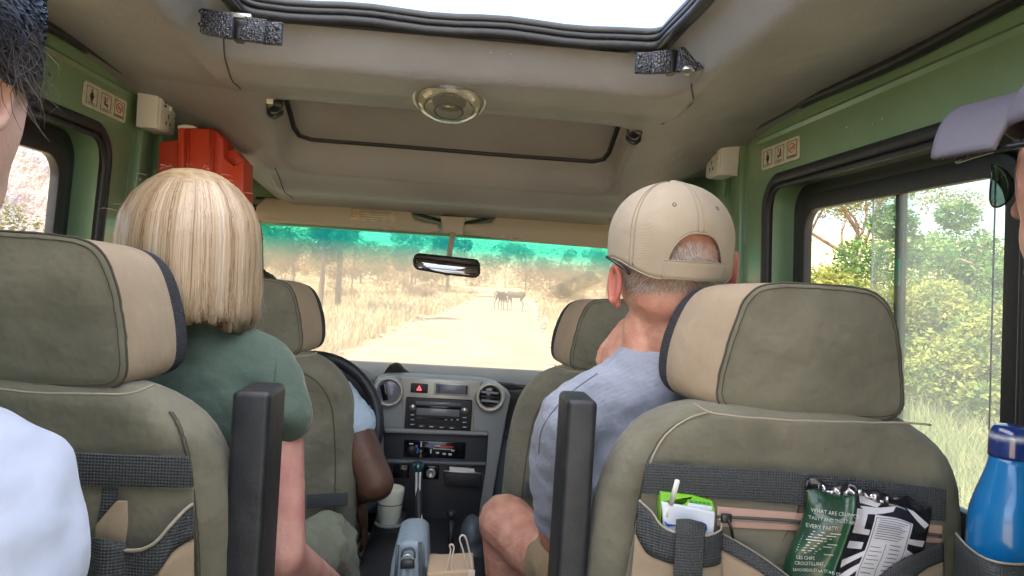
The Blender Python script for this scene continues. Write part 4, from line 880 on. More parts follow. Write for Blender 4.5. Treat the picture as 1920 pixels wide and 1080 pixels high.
band('bottle_pocket',[(1792,1000,.90),(1815,1025,.85),(1850,1048,.795),(1900,1058,.785),(1960,1055,.81)],[(1790,1120,.90),(1815,1130,.85),(1850,1150,.795),(1900,1160,.785),(1960,1150,.81)],'webbing',bkR)
tube('piping',[P(1792,1000,.898),P(1815,1025,.848),P(1850,1048,.793),P(1900,1058,.783),P(1960,1055,.808)],.0014,'tanpipe',bkR,6,n=6)
# pockets of the left seat
YQ=.88
def pl_(nm,pts,dy,m_,par=None,b=.001): return ppoly(nm,pts,YQ+dy,.003,m_,par or bkL,b)
pl_('webbing_band',[(60,846),(130,849),(250,854),(352,856),(360,885),(360,915),(250,914),(130,912),(60,910)],-.012,'webbing')
pl_('pocket_panel',[(60,910),(362,915),(364,1100),(60,1100)],-.004,'olive')
pl_('vertical_strap',[(192,912),(220,914),(216,1000),(178,1010)],-.009,'webbing')
fo=ppoly('document_folder',[(178,986),(200,960),(218,940),(237,940),(238,985),(232,1030),(178,1020)],YQ-.02,.004,'tan',None,.001); tag(fo,'tan cloth folder corner sticking out of the left seat pocket','folder')
pq=band('drink_pocket',[(160,1010,YQ-.02),(190,1010,YQ-.04),(238,1020,YQ-.03)],[(160,1100,YQ-.02),(190,1100,YQ-.04),(238,1100,YQ-.03)],'webbing',bkL)
db=band('pocket_webbing',[(234,1032,YQ-.030),(262,1031,YQ-.034),(290,1018,YQ-.034),(320,985,YQ-.026),(345,958,YQ-.014),(362,945,YQ-.008)],[(234,1110,YQ-.030),(275,1090,YQ-.034),(300,1068,YQ-.034),(322,1035,YQ-.026),(345,1018,YQ-.014),(363,1010,YQ-.008)],'webbing',bkL)
tube('piping',[P(*p) for p in [(234,1032,YQ-.032),(262,1031,YQ-.036),(290,1018,YQ-.036),(320,985,YQ-.028),(345,958,YQ-.016),(362,945,YQ-.010)]],.0022,'tanpipe',db,6,n=6)
band('pocket_body',[(270,1090,YQ-.032),(300,1066,YQ-.032),(322,1033,YQ-.024),(345,1016,YQ-.012),(363,1008,YQ-.006)],[(270,1130,YQ-.032),(300,1130,YQ-.032),(322,1130,YQ-.024),(345,1130,YQ-.012),(363,1130,YQ-.006)],'tan',db)
# ================================================================ LOOSE THINGS
fb=root('storage_case',P(380,400,2.0),'orange-red moulded plastic case mounted in the front left corner above the blonde woman','case')
mb_=ppoly('case_body',[(344,239),(399,241),(399,420),(342,420)],1.93,.10,'orange',fb,.005)
ppoly('case_end',[(399,241),(408,247),(419,262),(420,296),(438,311),(457,300),(457,420),(399,420)],1.945,.09,'orange',mb_,.004)
ppoly('case_hook',[(420,281),(440,281),(457,299),(457,316),(438,312),(421,298)],1.98,.06,'orange',mb_,.003)
ppoly('case_flange',[(333,240),(346,239),(344,420),(331,420)],1.922,.10,'orange',mb_,.004); ppoly('case_flange',[(298,266),(334,262),(332,420),(291,420)],1.96,.08,'orange',mb_,.004)
ppoly('case_cap',[(333,235),(345,233),(360,235),(369,239),(344,240),(332,241)],1.93,.03,'whiteplastic',mb_,.002)
for x in(353,395): tube('case_rib',[P(x,244,1.928),P(x-2,400,1.928)],.0035,'orange',mb_,8)
# bottle
Yb_=.85; k=Yb_/FPX; cc=P(1888,940,Yb_)
bt=root('water_bottle',(cc.x,cc.y,P(1888,1180,Yb_).z),'blue metal water bottle with chipped dark blue cap in the right seat pocket','bottle')
prof=[(r*k,(940-y)*k) for y,r in ((1200,60),(1190,64),(1050,66),(990,66),(960,64),(935,58),(905,49),(880,42),(862,38),(851,36.5))]
lathe('bottle_body',cc,prof,'bottleblue',bt,(0,0,1),48)
prof=[(r*k,(940-y)*k) for y,r in ((853,35),(851,39),(846,40),(812,40),(800,38),(791,33),(787,24),(785,0))]
lathe('bottle_cap',cc,prof,'bottlecap',bt,(0,0,1),40)
# juice carton
mat('cartonwhite',(.62,.66,.74),.35); mat('cartongreen',(.17,.48,.02),.4,col2=(.22,.55,.03),cscale=30); mat('strawwhite',(.8,.8,.76),.4)
jc=root('juice_carton',P(1290,1060,.91),'small white and green juice carton with a straw in the right seat pocket','carton')
jb=ppoly('carton_body',[(1241,942),(1342,961),(1334,1060),(1252,1050)],.916,.02,'cartonwhite',jc,.002)
jt=ppoly('carton_top',[(1239,923),(1300,930),(1336,940),(1342,961),(1300,953),(1241,942),(1240,985),(1237,980)],.922,.018,'cartongreen',jb,.001)
ppoly('carton_flap',[(1290,943),(1336,950),(1335,958),(1289,950)],.919,.002,'cartonwhite',jt,.0005)
for i in range(5): ppoly('carton_print',[(1294+8*i,938+i),(1299+8*i,939+i),(1299+8*i,942+i),(1294+8*i,941+i)],.9205,.001,'tealmark',jt,0)
ppoly('carton_logo',[(1247,976),(1252,982),(1266,984),(1267,986),(1252,987),(1246,982)],.9152,.0006,'bluemark',jb,0,n=2); ppoly('carton_logo',[(1277,974),(1318,979),(1326,988),(1322,998),(1300,1000),(1277,990)],.9152,.0006,'bluemark',jb,0,n=2)
ppoly('carton_print',[(1250,953),(1254,953),(1252,970),(1248,969)],.9152,.0006,'card',jb,0)
tube('straw',[P(1258,945,.905),P(1270,902,.885)],.0032,'strawwhite',jb,12)
# snack bag
mat('baggreen',(.008,.038,.02),.3,col2=(.014,.065,.03),cscale=25,bump=[('noise',35,.004)],coat=.3); mat('bagblack',(.012,.01,.014),.28,bump=[('noise',35,.004)],coat=.3)
mat('bagwhite',(.62,.6,.64),.35,bump=[('noise',35,.003)],coat=.2); mat('bagsky',(.25,.42,.5),.35); mat('foil',(.6,.58,.62),.25,metal=.8,bump=[('noise',60,.004)]); mat('baggrass',(.2,.25,.07),.4)
sb=root('snack_bag',P(1600,1100,.9),'dark green and zebra-striped foil snack bag in the right seat pocket','snack bag')
Lc=spline([(1511,919,0),(1512,950,0),(1500,985,0),(1483,1025,0),(1471,1060,0),(1462,1110,0)],6); Rc=spline([(1747,966,0),(1742,990,0),(1736,1015,0),(1728,1045,0),(1712,1080,0),(1700,1125,0)],6)
def bag(u,v,off=0):
    i=min(int(v*(len(Lc)-1)),len(Lc)-2); f=v*(len(Lc)-1)-i; a=Lc[i].lerp(Lc[i+1],f); b=Rc[i].lerp(Rc[i+1],f); p=a.lerp(b,u)
    top=(1-v)**3*(-9*math.sin(u*3.1)-3*math.sin(u*19)); Y=.915-.030*math.sin(math.pi*min(1,max(0,u)))**.6*min(1,v*3+.12)-.008*math.exp(-((u-.4)/.05)**2)+.005*math.sin(u*9+v*7)*v-off
    return P(p.x,p.y+top,Y)
UB=.40
bb=solid(grid('bag_body',lambda u,v:bag(u*UB,v),24,30,'baggreen',sb),.001,1)
grid('bag_stripes',lambda u,v:bag(UB+u*(1-UB),v),30,30,'bagblack',bb); 
grid('bag_back',lambda u,v:bag(u,v)+Vector((0,.004+2*(.922-bag(u,v).y),0)),30,20,'bagblack',bb)
def bagpatch(nm,q,m_,off=.0008,n=6):
    # q: four (u,v) corners, surface-conforming
    (a,b,c,d)=[Vector((*x,0)) for x in q]
    return grid(nm,lambda s_,t:(lambda w:bag(w.x,w.y,off))((a.lerp(b,s_)).lerp(d.lerp(c,s_),t)),n+2,n,m_,bb)
grid('bag_sky_print',lambda s_,t:bag(.02+.36*s_,.012+(.09+.05*math.sin(s_*4))*t+.06*s_*s_*0,.0006),16,4,'bagsky',bb)
grid('bag_grass_print',lambda s_,t:bag(.01+.38*s_,.10+.05*math.sin(s_*4)+(.05*t),.0008),16,4,'baggrass',bb)
for st in ([(.42,.00),(.60,.03),(.57,.09),(.43,.10)],[(.43,.13),(.72,.05),(.70,.12),(.50,.19)],[(.41,.16),(.50,.15),(.50,.40),(.42,.36)],[(.42,.36),(.55,.36),(.55,.42),(.42,.42)],[(.42,.50),(.53,.50),(.53,.57),(.42,.57)],[(.42,.70),(.56,.58),(.56,.64),(.43,.78)],[(.42,.86),(.58,.70),(.58,.77),(.42,.94)],[(.40,.93),(.56,.86),(.56,.92),(.40,.99)],[(.80,.03),(.86,.02),(.995,.16),(.97,.22)],[(.86,.40),(.99,.40),(.985,.48),(.86,.46)],[(.86,.52),(.97,.60),(.95,.70),(.86,.60)]):
    bagpatch('bag_stripe',st,'bagwhite')
bagpatch('bag_stripe',[(.66,.02),(.80,.05),(.80,.07),(.66,.05)],'foil'); 
pn=bagpatch('ingredients_panel',[(.56,.17),(.87,.19),(.87,.99),(.56,.99)],'bagwhite',.0014,10)
for i in range(9): bagpatch('print_line',[(.60,.22+.027*i),(.83-.02*(i%3),.235+.027*i),(.83-.02*(i%3),.243+.027*i),(.60,.229+.027*i)],'cardash_side',.002,4)
for i in range(9): bagpatch('print_line',[(.59,.53+.045*i),(.67+.02*(i%2),.535+.045*i),(.67+.02*(i%2),.543+.045*i),(.59,.538+.045*i)],'cardash_side',.002,3); bagpatch('print_line',[(.74,.50+.045*i),(.82,.505+.045*i),(.82,.515+.045*i),(.74,.51+.045*i)],'cardash_side',.002,3)
for (u0,v0,u1,v1) in ((.575,.2,.855,.2),(.575,.2,.575,.97),(.855,.21,.855,.97),(.705,.5,.705,.97)): tube('panel_border',[bag(u0+(u1-u0)*i/12,v0+(v1-v0)*i/12,.002) for i in range(13)],.0004,'cardash_side',bb,4)
def bagtext(st,u,v,size):
    a=bag(u,v,.0012); b=bag(u+.3,v+.0,.0012); d=(b-a); ang=math.atan2(d.z,d.x)
    o=text('bag_text',st,(0,0,0),size*.95,'strawwhite',bb,Matrix.Rotation(-ang,3,'Y')@Matrix.Rotation(R_(90),3,'X'),'LEFT',.0001,0,.72)
    for vv in o.data.vertices:
        vv.co+=a
        du=(vv.co.x-a.x)/max(1e-6,(b.x-a.x))*.3; vv.co.y=min(bag(u+du,v-.03,.0016).y,bag(u+du,v+.03,.0016).y)-.0022
for t,u,v,z_ in (('WHAT ARE CRUNCHY,',.03,.225,.0075),('TASTY AND THE STAR OF',.03,.305,.0064),('EVERY PARTY?',.03,.385,.0075),('LES CHIPS',.06,.70,.0068),('CROUSTILLANT,',.06,.76,.0068),('SAVOUREUX ET LA STAR DE',.06,.82,.0056),('CHAQUE FETE?',.06,.88,.0068)): bagtext(t,u,v,z_)
for i in range(9): bagpatch('print_line',[(.05,.44+.026*i),(.34-.03*(i%4),.445+.026*i),(.34-.03*(i%4),.451+.026*i),(.05,.447+.026*i)],'bagwhite',.001,3)
grid('bag_top_seal',lambda u,v:bag(u,0,.001)+Vector((0,.002*math.sin(u*40),.010*v*(1+.3*math.sin(u*25))+.001)),60,3,'bagblack',bb,.0008)
grid('foil_edge',lambda u,v:bag(.1+u*.55,0,.003)+Vector((0,.003*math.sin(u*60),-.001+.006*v*(1+.5*math.sin(u*33)))),60,3,'foil',bb,.0006)
# cup in the holder
cc=P(731,950,2.08); kk=2.08/FPX
cu=root('paper_cup',(cc.x,cc.y,P(731,982,2.08).z),'white cup standing in the holder under the driver elbow','cup')
lathe('cup_body',cc,[(0,-32*kk),(20*kk,-32*kk),(25*kk,30*kk),(25.5*kk,36*kk),(24*kk,36*kk),(20*kk,-28*kk),(0,-28*kk)],'cupwhite',cu,(0,0,1),32)
tube('cup_band',disc(cc+Vector((0,0,8*kk)),23.6*kk,(0,0,1),32),.0012,'bagdark',cu,6,True)
tube('holder_ring',disc(cc+Vector((0,0,-30*kk)),.036,(0,0,1),32),.005,'dashgrey',hb,8,True)
# notes in the tray
cdn=ppoly('folded_papers',[(843,876),(889,880),(892,888),(843,885)],YS-.028,.012,'card',None,.001); tag(cdn,'white folded papers sticking out of the tray below the heater controls','papers')
# shoulder bag and tote between the seats
bg_=root('camera_bag',P(765,1100,1.42),'blue-grey zipped bag with black buckle standing between the two seat rows','bag')
b1=ppoly('bag_body',[(744,1024),(752,1016),(770,1015),(792,1015),(800,1028),(804,1100),(728,1100),(733,1060)],1.36,.14,'bagblue',bg_,.012,n=0)
ppoly('bag_pocket',[(753,1035),(760,1028),(778,1029),(784,1036),(787,1100),(747,1100)],1.352,.012,'bagblue',b1,.004)
for x in(746,792): tube('zip',[P(x,1022,1.358),P(x+5*(1 if x>760 else -1),1095,1.357)],.003,'bagdark',b1,8)
ppoly('zip_band',[(784,1017),(792,1017),(798,1100),(788,1100)],1.357,.004,'bagdark',b1,.001)
bk_=ppoly('buckle',[(751,1051),(776,1050),(778,1066),(750,1068)],1.345,.008,'blackmetal',b1,.002); tube('buckle_loop',[P(x,y,1.343) for x,y in ((754,1050),(758,1042),(768,1041),(775,1049))],.002,'knob',bk_,6,n=4)
for x in(757,770): ppoly('bag_strap',[(x-4,1066),(x+4,1066),(x+5,1100),(x-5,1100)],1.349,.004,'bagblue',b1,.001)
tube('carry_handle',[P(x,y,1.352) for x,y in ((753,1044),(756,1032),(770,1028),(777,1034),(778,1046))],.0022,'bagdark',b1,6,n=4)
rl=lathe('rolled_blanket',P(812,1090,1.42),[(0,.05),(.016,.048),(.019,.042),(.0195,-.05),(0,-.05)],'bagblue',None,(0,0,1),28); tag(rl,'grey-blue rolled end beside the zipped bag on the floor tunnel','roll')
tb=root('tote_bag',P(850,1110,1.38),'brown paper tote bag with cord handles in front of the bare knee','bag')
t1=ppoly('bag_body',[(801,1075),(889,1070),(892,1130),(798,1130)],1.33,.09,'paperbag',tb,.003); box('bag_label',P(884,1076,1.328),(.012,.002,.014),'ropehandle',t1,.0005)
for pts in ([(835,1076),(841,1050),(845,1032),(843,1023),(848,1021),(851,1028),(848,1045),(847,1074)],[(877,1072),(869,1035),(862,1012),(866,1004),(873,1008),(879,1030),(883,1050),(884,1070)]):
    tube('bag_handle',[P(x,y,1.34) for x,y in pts],.0024,'ropehandle',t1,6,n=5,flat=.7)
gb=organic('rucksack',[('s',P(884,1000,1.95),(.03,.05,.05)),('s',P(885,1040,1.95),(.035,.05,.06))],.006,'bagdark',None,4); tag(gb,'dark grey-blue soft rucksack on the floor left of the bare knee','rucksack')
# ================================================================ PEOPLE
def hand(wrist,direc,up,m_,size=1,curl=.5):
    """blobs of a hand: palm, four fingers, thumb"""
    d=Vector(direc).normalized(); n_=Vector(up).normalized(); n_=(n_-d*n_.dot(d)).normalized(); sd=d.cross(n_); W=Vector(wrist); B=[]
    rot=Matrix((d,sd,n_)).transposed()
    B.append(('s',W+d*.045*size,(.05*size,.04*size,.015*size),rot))
    for i,(off,L) in enumerate(((-.03,.07),(-.01,.078),(.01,.073),(.029,.058))):
        p=W+d*.085*size+sd*off*size; a=0
        for k,f in enumerate((.45,.3,.25)):
            a+=curl*(.5 if k==0 else 1); q=p+(d*math.cos(a)-n_*math.sin(a))*L*f*size; B.append(('c',p,q,.0088*size,.0078*size)); p=q
    p=W+d*.03*size-sd*.035*size; q=p+(d*.6-sd*.75-n_*.2).normalized()*.035*size; B.append(('c',p,q,.012*size,.010*size)); B.append(('c',q,q+(d*.9-sd*.2-n_*.4).normalized()*.03*size,.0098*size,.008*size))
    return B
def headblobs(c,yaw,rx=.075,ry=.095,rz=.112):
    f=Vector((math.sin(yaw),math.cos(yaw),0)); s_=Vector((math.cos(yaw),-math.sin(yaw),0)); c=Vector(c); rot=Matrix((s_,f,Vector((0,0,1)))).transposed()
    B=[('s',c,(rx,ry,rz*.9),rot),('s',c+f*.03+Vector((0,0,-.06)),(rx*.78,.06,.06),rot)]
    B+=[('c',c+f*(ry-.005)+Vector((0,0,.005)),c+f*(ry+.018)+Vector((0,0,-.03)),.009,.013)]           # nose
    B+=[('s',c+f*(ry*.88)+Vector((0,0,-.062)),(.026,.014,.010),rot),('s',c+f*(ry*.80)+Vector((0,0,-.098)),(.024,.02,.016),rot)]
    for k in(-1,1): B+=[('s',c+f*(ry*.86)+s_*k*.03+Vector((0,0,.008)),(.015,.01,.009),rot)]
    return B,f,s_,rot
def ear(c,k,s_,f,m_,parent,sz=1):
    o=[]; c=Vector(c)
    outer=[c+f*(-.012*math.cos(t)*sz)+s_*k*(.004+.006*abs(math.sin(t/2)))+Vector((0,0,.031*math.sin(t)*sz)) for t in [math.pi*2*i/16 for i in range(16)]]
    e=organic('ear',[('c',outer[i],outer[(i+1)%16],.0048,.0048) for i in range(16)]+[('s',c,(.006,.014,.024)),('s',c+Vector((0,0,-.03)),(.006,.009,.010))],.0025,m_,parent,3); return e
def strands(name,gen,n,m_,parent,segs=9,width=.0016):
    vs=[];fs=[];tone=[]
    for i in range(n):
        g_=gen(i); pts,outn=g_[0],g_[1]
        if pts is None: continue
        t_=g_[2] if len(g_)>2 else random.random(); b=len(vs); k=len(pts)
        for j,p in enumerate(pts):
            tg=(pts[min(j+1,k-1)]-pts[max(j-1,0)]); sd=tg.cross(outn[j]) 
            if sd.length<1e-7: sd=Vector((1,0,0))
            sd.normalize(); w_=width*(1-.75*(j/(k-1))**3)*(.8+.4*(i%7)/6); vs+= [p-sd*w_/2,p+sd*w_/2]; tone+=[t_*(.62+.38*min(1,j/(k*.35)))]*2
        fs+=[(b+2*j,b+2*j+1,b+2*j+3,b+2*j+2) for j in range(k-1)]
    me=bpy.data.meshes.new(name); me.from_pydata([tuple(v) for v in vs],[],fs); me.update()
    at_=me.attributes.new('tone','FLOAT','POINT'); at_.data.foreach_set('value',tone)
    return link(name,me,m_,parent,True)
def hairmat(name,cols,rough=.35,spec=.5):
    m=mat(name,cols[0],rough,spec=spec); n=m.node_tree.nodes;l=m.node_tree.links;b=n['Principled BSDF']
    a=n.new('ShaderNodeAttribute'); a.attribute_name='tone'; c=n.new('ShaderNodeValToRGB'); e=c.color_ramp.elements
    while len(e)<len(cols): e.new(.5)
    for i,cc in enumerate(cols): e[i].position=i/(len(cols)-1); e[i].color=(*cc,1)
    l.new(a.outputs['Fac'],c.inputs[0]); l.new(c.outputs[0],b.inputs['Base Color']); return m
hairmat('blonde',[(.17,.10,.055),(.38,.25,.15),(.55,.41,.27),(.62,.49,.36),(.70,.61,.53)],.34)
mat('blondebase',(.33,.21,.11),.5,bump=[('noise',60,.004)],col2=(.5,.36,.2),cscale=60); hairmat('darkhair',[(.008,.008,.012),(.02,.018,.022),(.045,.04,.05)],.35); hairmat('greyhair',[(.35,.27,.22),(.6,.55,.5),(.75,.72,.68)],.45)
def person(loc,label,cat='person'): return root('person',loc,label,cat)
mat('earred',(.5,.17,.13),.55); mat('seamblue',(.17,.18,.23),.9)
# --- blonde woman
pw=person(P(350,1150,1.3),'blonde bobbed woman in dark green T-shirt and khaki trousers, seen from behind')
hc=P(350,450,1.2); B,f,s_,rot=headblobs(hc,.35)
sh=[P(515,722,1.19),P(215,720,1.22)]; el=P(527,1040,1.13)
body=organic('body',B+[('c',hc+Vector((0,0,-.08)),P(390,680,1.2),.05,.058),('c',P(390,700,1.2),sh[0],.06,.045),('c',P(350,700,1.2),sh[1],.06,.045),('s',P(380,900,1.22),(.15,.09,.22)),('c',sh[0],el,.044,.037),('c',el,P(640,1120,1.45),.036,.028),('c',sh[1],P(190,1040,1.2),.044,.037),('c',P(190,1040,1.2),P(420,1180,1.45),.036,.028),('s',P(380,1150,1.25),(.17,.12,.12))]+hand(P(640,1120,1.45),(.3,1,-.1),(0,.2,1),'skin_w')+hand(P(420,1180,1.45),(.3,1,-.1),(0,.2,1),'skin_w'),.007,'skin_w',pw,4)
tee=organic('shirt',[('c',P(370,620,1.2),P(395,690,1.2),.058,.068),('c',P(390,700,1.2),P(505,716,1.19),.066,.056),('c',P(400,660,1.21),P(495,688,1.2),.06,.052),('c',P(350,700,1.2),P(225,716,1.22),.066,.056),('c',P(505,716,1.19),P(532,778,1.16),.054,.047),('c',P(225,716,1.22),P(190,800,1.2),.054,.049),('c',P(400,745,1.2),P(470,790,1.2),.09,.085),('s',P(385,900,1.22),(.158,.098,.235)),('c',P(385,740,1.2),P(300,800,1.22),.09,.085)],.007,'tee',pw,8,disp=((.09,.010),(.03,.003)))
tube('shirt_seam',[P(522,652,1.145),P(517,690,1.122),P(512,740,1.12),P(508,770,1.125)],.0012,'tee',tee,6,n=5)
organic('trousers',[('s',P(380,1160,1.27),(.18,.14,.11)),('c',P(440,1160,1.3),P(612,1020,1.62),.085,.068),('c',P(612,1020,1.62),P(640,1300,1.72),.068,.055),('c',P(330,1160,1.3),P(470,1040,1.66),.085,.068),('c',P(470,1040,1.66),P(470,1300,1.72),.068,.055)],.009,'cargo',pw,6,disp=((.06,.03),(.025,.012)))
def bobhair():
    top=hc+Vector((.006,-.012,.110))
    def path(th,depth,zend,jit,n=12):
        pts=[];nn=[]; clump=.005*noise.noise(Vector((th*2.5,0,3)))
        for j in range(n):
            t=j/(n-1); 
            tot=.19+ (top.z-zend); d=t*(tot-.02)
            arc=.185
            if d<arc: ph=math.pi/2*(1-d/arc); r=math.cos(ph)**.9; z=.108*math.sin(ph)
            else: r=1; z=-(d-arc)
            zz=hc.z+z; low=max(0,-z/.13)
            R1=r*(1+.05*low-.10*low*low*low); wave=1+.03*math.sin(low*4+th*3)*low
            x=.010+(.103+clump+depth)*R1*math.sin(th+jit*t*.35)*wave; x+=.0025*math.sin(d*60+jit*90)*low; y=-(.118+clump+depth)*R1*math.cos(th+jit*t*.35)*wave
            flick=.010*max(0,low-.5)*jit*6
            p=hc+Vector((x+flick-.004*(1-t),y,max(z,zend-hc.z))); pts.append(p); nn.append(Vector((math.sin(th),-math.cos(th),.25+max(0,math.sin(math.pi/2*(1-min(1,d/arc)))))))
        return pts,nn
    face=R_(160)  # direction (from the back) where the face is
    def zend(th): return hc.z-.122-.010*max(0,-math.sin(th))+.010*math.sin(th*3)-.006*math.sin(th)+.004*noise.noise(Vector((th*12,0,0)))
    base=[]
    def f_(u,v): 
        th=-R_(135)+R_(245)*u; p,_=path(th,-.008,zend(th)+.006,0,14); i=v*13; k=min(int(i),12); return p[k].lerp(p[k+1],i-k)
    hb_=grid('hair',f_,60,24,'blondebase',pw,.01)
    rl=random.Random(3); locks=sorted([(R_(rl.uniform(-146,120)),rl.gauss(0,.006),rl.uniform(-.5,.5),rl.gauss(0,.0045),rl.uniform(.3,.85)) for _ in range(130)])
    def gen(i):
        th=R_(random.uniform(-144,118)); lk=min(locks,key=lambda q:abs(q[0]-th+random.gauss(0,.02)))
        zz=zend(th)+lk[1]+abs(random.gauss(0,.006))*(1 if random.random()<.85 else 3); d0=random.uniform(-.005,.004)
        p,n_=path(th,d0,zz,random.gauss(0,.06)); q,_=path(lk[0]+.10*lk[2],d0*.4+lk[3]+.001,zz,0)
        if i%4==0: q=p
        o=[]
        for j,(a_,b_) in enumerate(zip(p,q)):
            t=j/(len(p)-1); w_=lk[4]*t**1.6; o.append(a_.lerp(b_,w_)+Vector((lk[2]*.012*t**5,-.004*abs(lk[2])*t**4,0)))
        tn=.5+.45*noise.noise(Vector((lk[0]*40,1,1)))+.35*noise.noise(Vector((th*6,5,1)))+random.gauss(0,.15)
        return o,n_,min(1,max(0,tn))
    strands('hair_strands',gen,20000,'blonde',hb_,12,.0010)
    def fly(i):
        th=R_(random.uniform(-110,110)); p,n_=path(th,random.uniform(.001,.007),zend(th)+random.uniform(0,.03),random.gauss(0,.3)); return p,n_
    strands('flyaway_hair',fly,120,'blonde',hb_,12,.0004)
    # short loose hairs on top
    def fly2(i):
        a=random.uniform(-1.3,1.3); b0=hc+Vector((.108*math.sin(a),-.01,.116*math.cos(a))); d=Vector((math.sin(a)*.6+random.gauss(0,.5),random.gauss(0,.5),.5)); L=random.uniform(.01,.03)
        return [b0+d*L*t+Vector((L*.5*t*t*random.choice((-1,1))*0+.3*L*t*t,0,-.5*L*t*t)) for t in(0,.25,.5,.75,1)],[Vector((0,-1,0))]*5
    strands('flyaway_hair',fly2,28,'blonde',hb_,5,.0004)
bobhair()
gw=tube('glasses',[P(470,438,1.20),P(484,440,1.27),P(492,442,1.31)],.0028,'frameblack',pw,8,n=4); tube('glasses_frame',[P(492,442,1.31),P(488,464,1.31),P(476,486,1.30)],.0022,'frameblack',gw,8,n=4)
# --- man with the cap
pm=person(P(1230,1150,1.35),'man in beige cap and grey-blue polo shirt resting his chin on his hand')
hc2=P(1256,470,1.2); B,f,s_,rot=headblobs(hc2,-.25,.083,.098,.118)
shm=P(1062,795,1.21); elm=P(1052,1000,1.33)
hd_=P(1172,668,1.30)
body2=organic('body',B+[('s',P(1262,560,1.195),(.074,.08,.06)),('c',P(1268,580,1.20),P(1285,690,1.21),.070,.078),('c',P(1200,610,1.21),P(1215,680,1.21),.030,.05),('c',P(1275,725,1.215),shm,.062,.045),('c',P(1310,750,1.2),P(1490,805,1.2),.062,.045),('s',P(1290,950,1.22),(.17,.1,.22)),
  ('c',shm,elm,.048,.043),('c',elm,P(1095,800,1.37),.04,.033),('c',P(1095,800,1.37),P(1135,720,1.35),.033,.028),('c',P(1495,805,1.2),P(1530,1040,1.15),.045,.04),('s',P(1280,1160,1.27),(.18,.13,.12)),
  ('c',P(1190,1130,1.35),P(1000,1030,1.62),.078,.062),('c',P(1000,1030,1.62),P(948,978,1.72),.060,.066),('c',P(948,990,1.72),P(955,1200,1.76),.058,.044),('c',P(955,1200,1.76),P(950,1420,1.72),.044,.034),
  ('c',P(1330,1130,1.35),P(1250,1040,1.75),.078,.064),('c',P(1250,1040,1.75),P(1250,1320,1.78),.058,.04)]+hand(P(1130,716,1.31),(.30,-.12,1),(-.95,-.25,.2),'skin_m',.95,.62),.0055,'skin_m',pm,3,disp=((.02,.0015),))
polo=organic('polo_shirt',[('c',P(1300,648,1.215),P(1290,720,1.215),.078,.088),('c',P(1360,648,1.225),P(1320,720,1.215),.055,.085),('c',P(1275,702,1.21),P(1075,792,1.21),.086,.066),('c',P(1190,690,1.225),P(1120,745,1.215),.035,.05),('c',P(1310,740,1.2),P(1490,800,1.2),.085,.06),('c',P(1180,740,1.215),P(1180,900,1.22),.075,.1),('s',P(1290,950,1.22),(.178,.108,.235)),('s',P(1200,900,1.24),(.12,.10,.2)),
  ('c',P(1066,800,1.21),P(1052,885,1.25),.060,.057),('c',P(1052,885,1.25),P(1056,968,1.30),.057,.054),('c',P(1500,800,1.2),P(1522,900,1.17),.06,.055)],.007,'polo',pm,8,disp=((.07,.022),(.03,.006)))
organic('shorts',[('s',P(1280,1160,1.27),(.19,.14,.115)),('c',P(1190,1130,1.36),P(1046,1060,1.54),.088,.080),('c',P(1330,1130,1.36),P(1280,1070,1.6),.088,.08)],.008,'shorts',pm,6,disp=((.06,.02),))
tube('shirt_seam',[P(1120,700,1.142),P(1060,745,1.146),P(1018,800,1.16),P(1010,850,1.19)],.0012,'seamblue',polo,6,n=6)
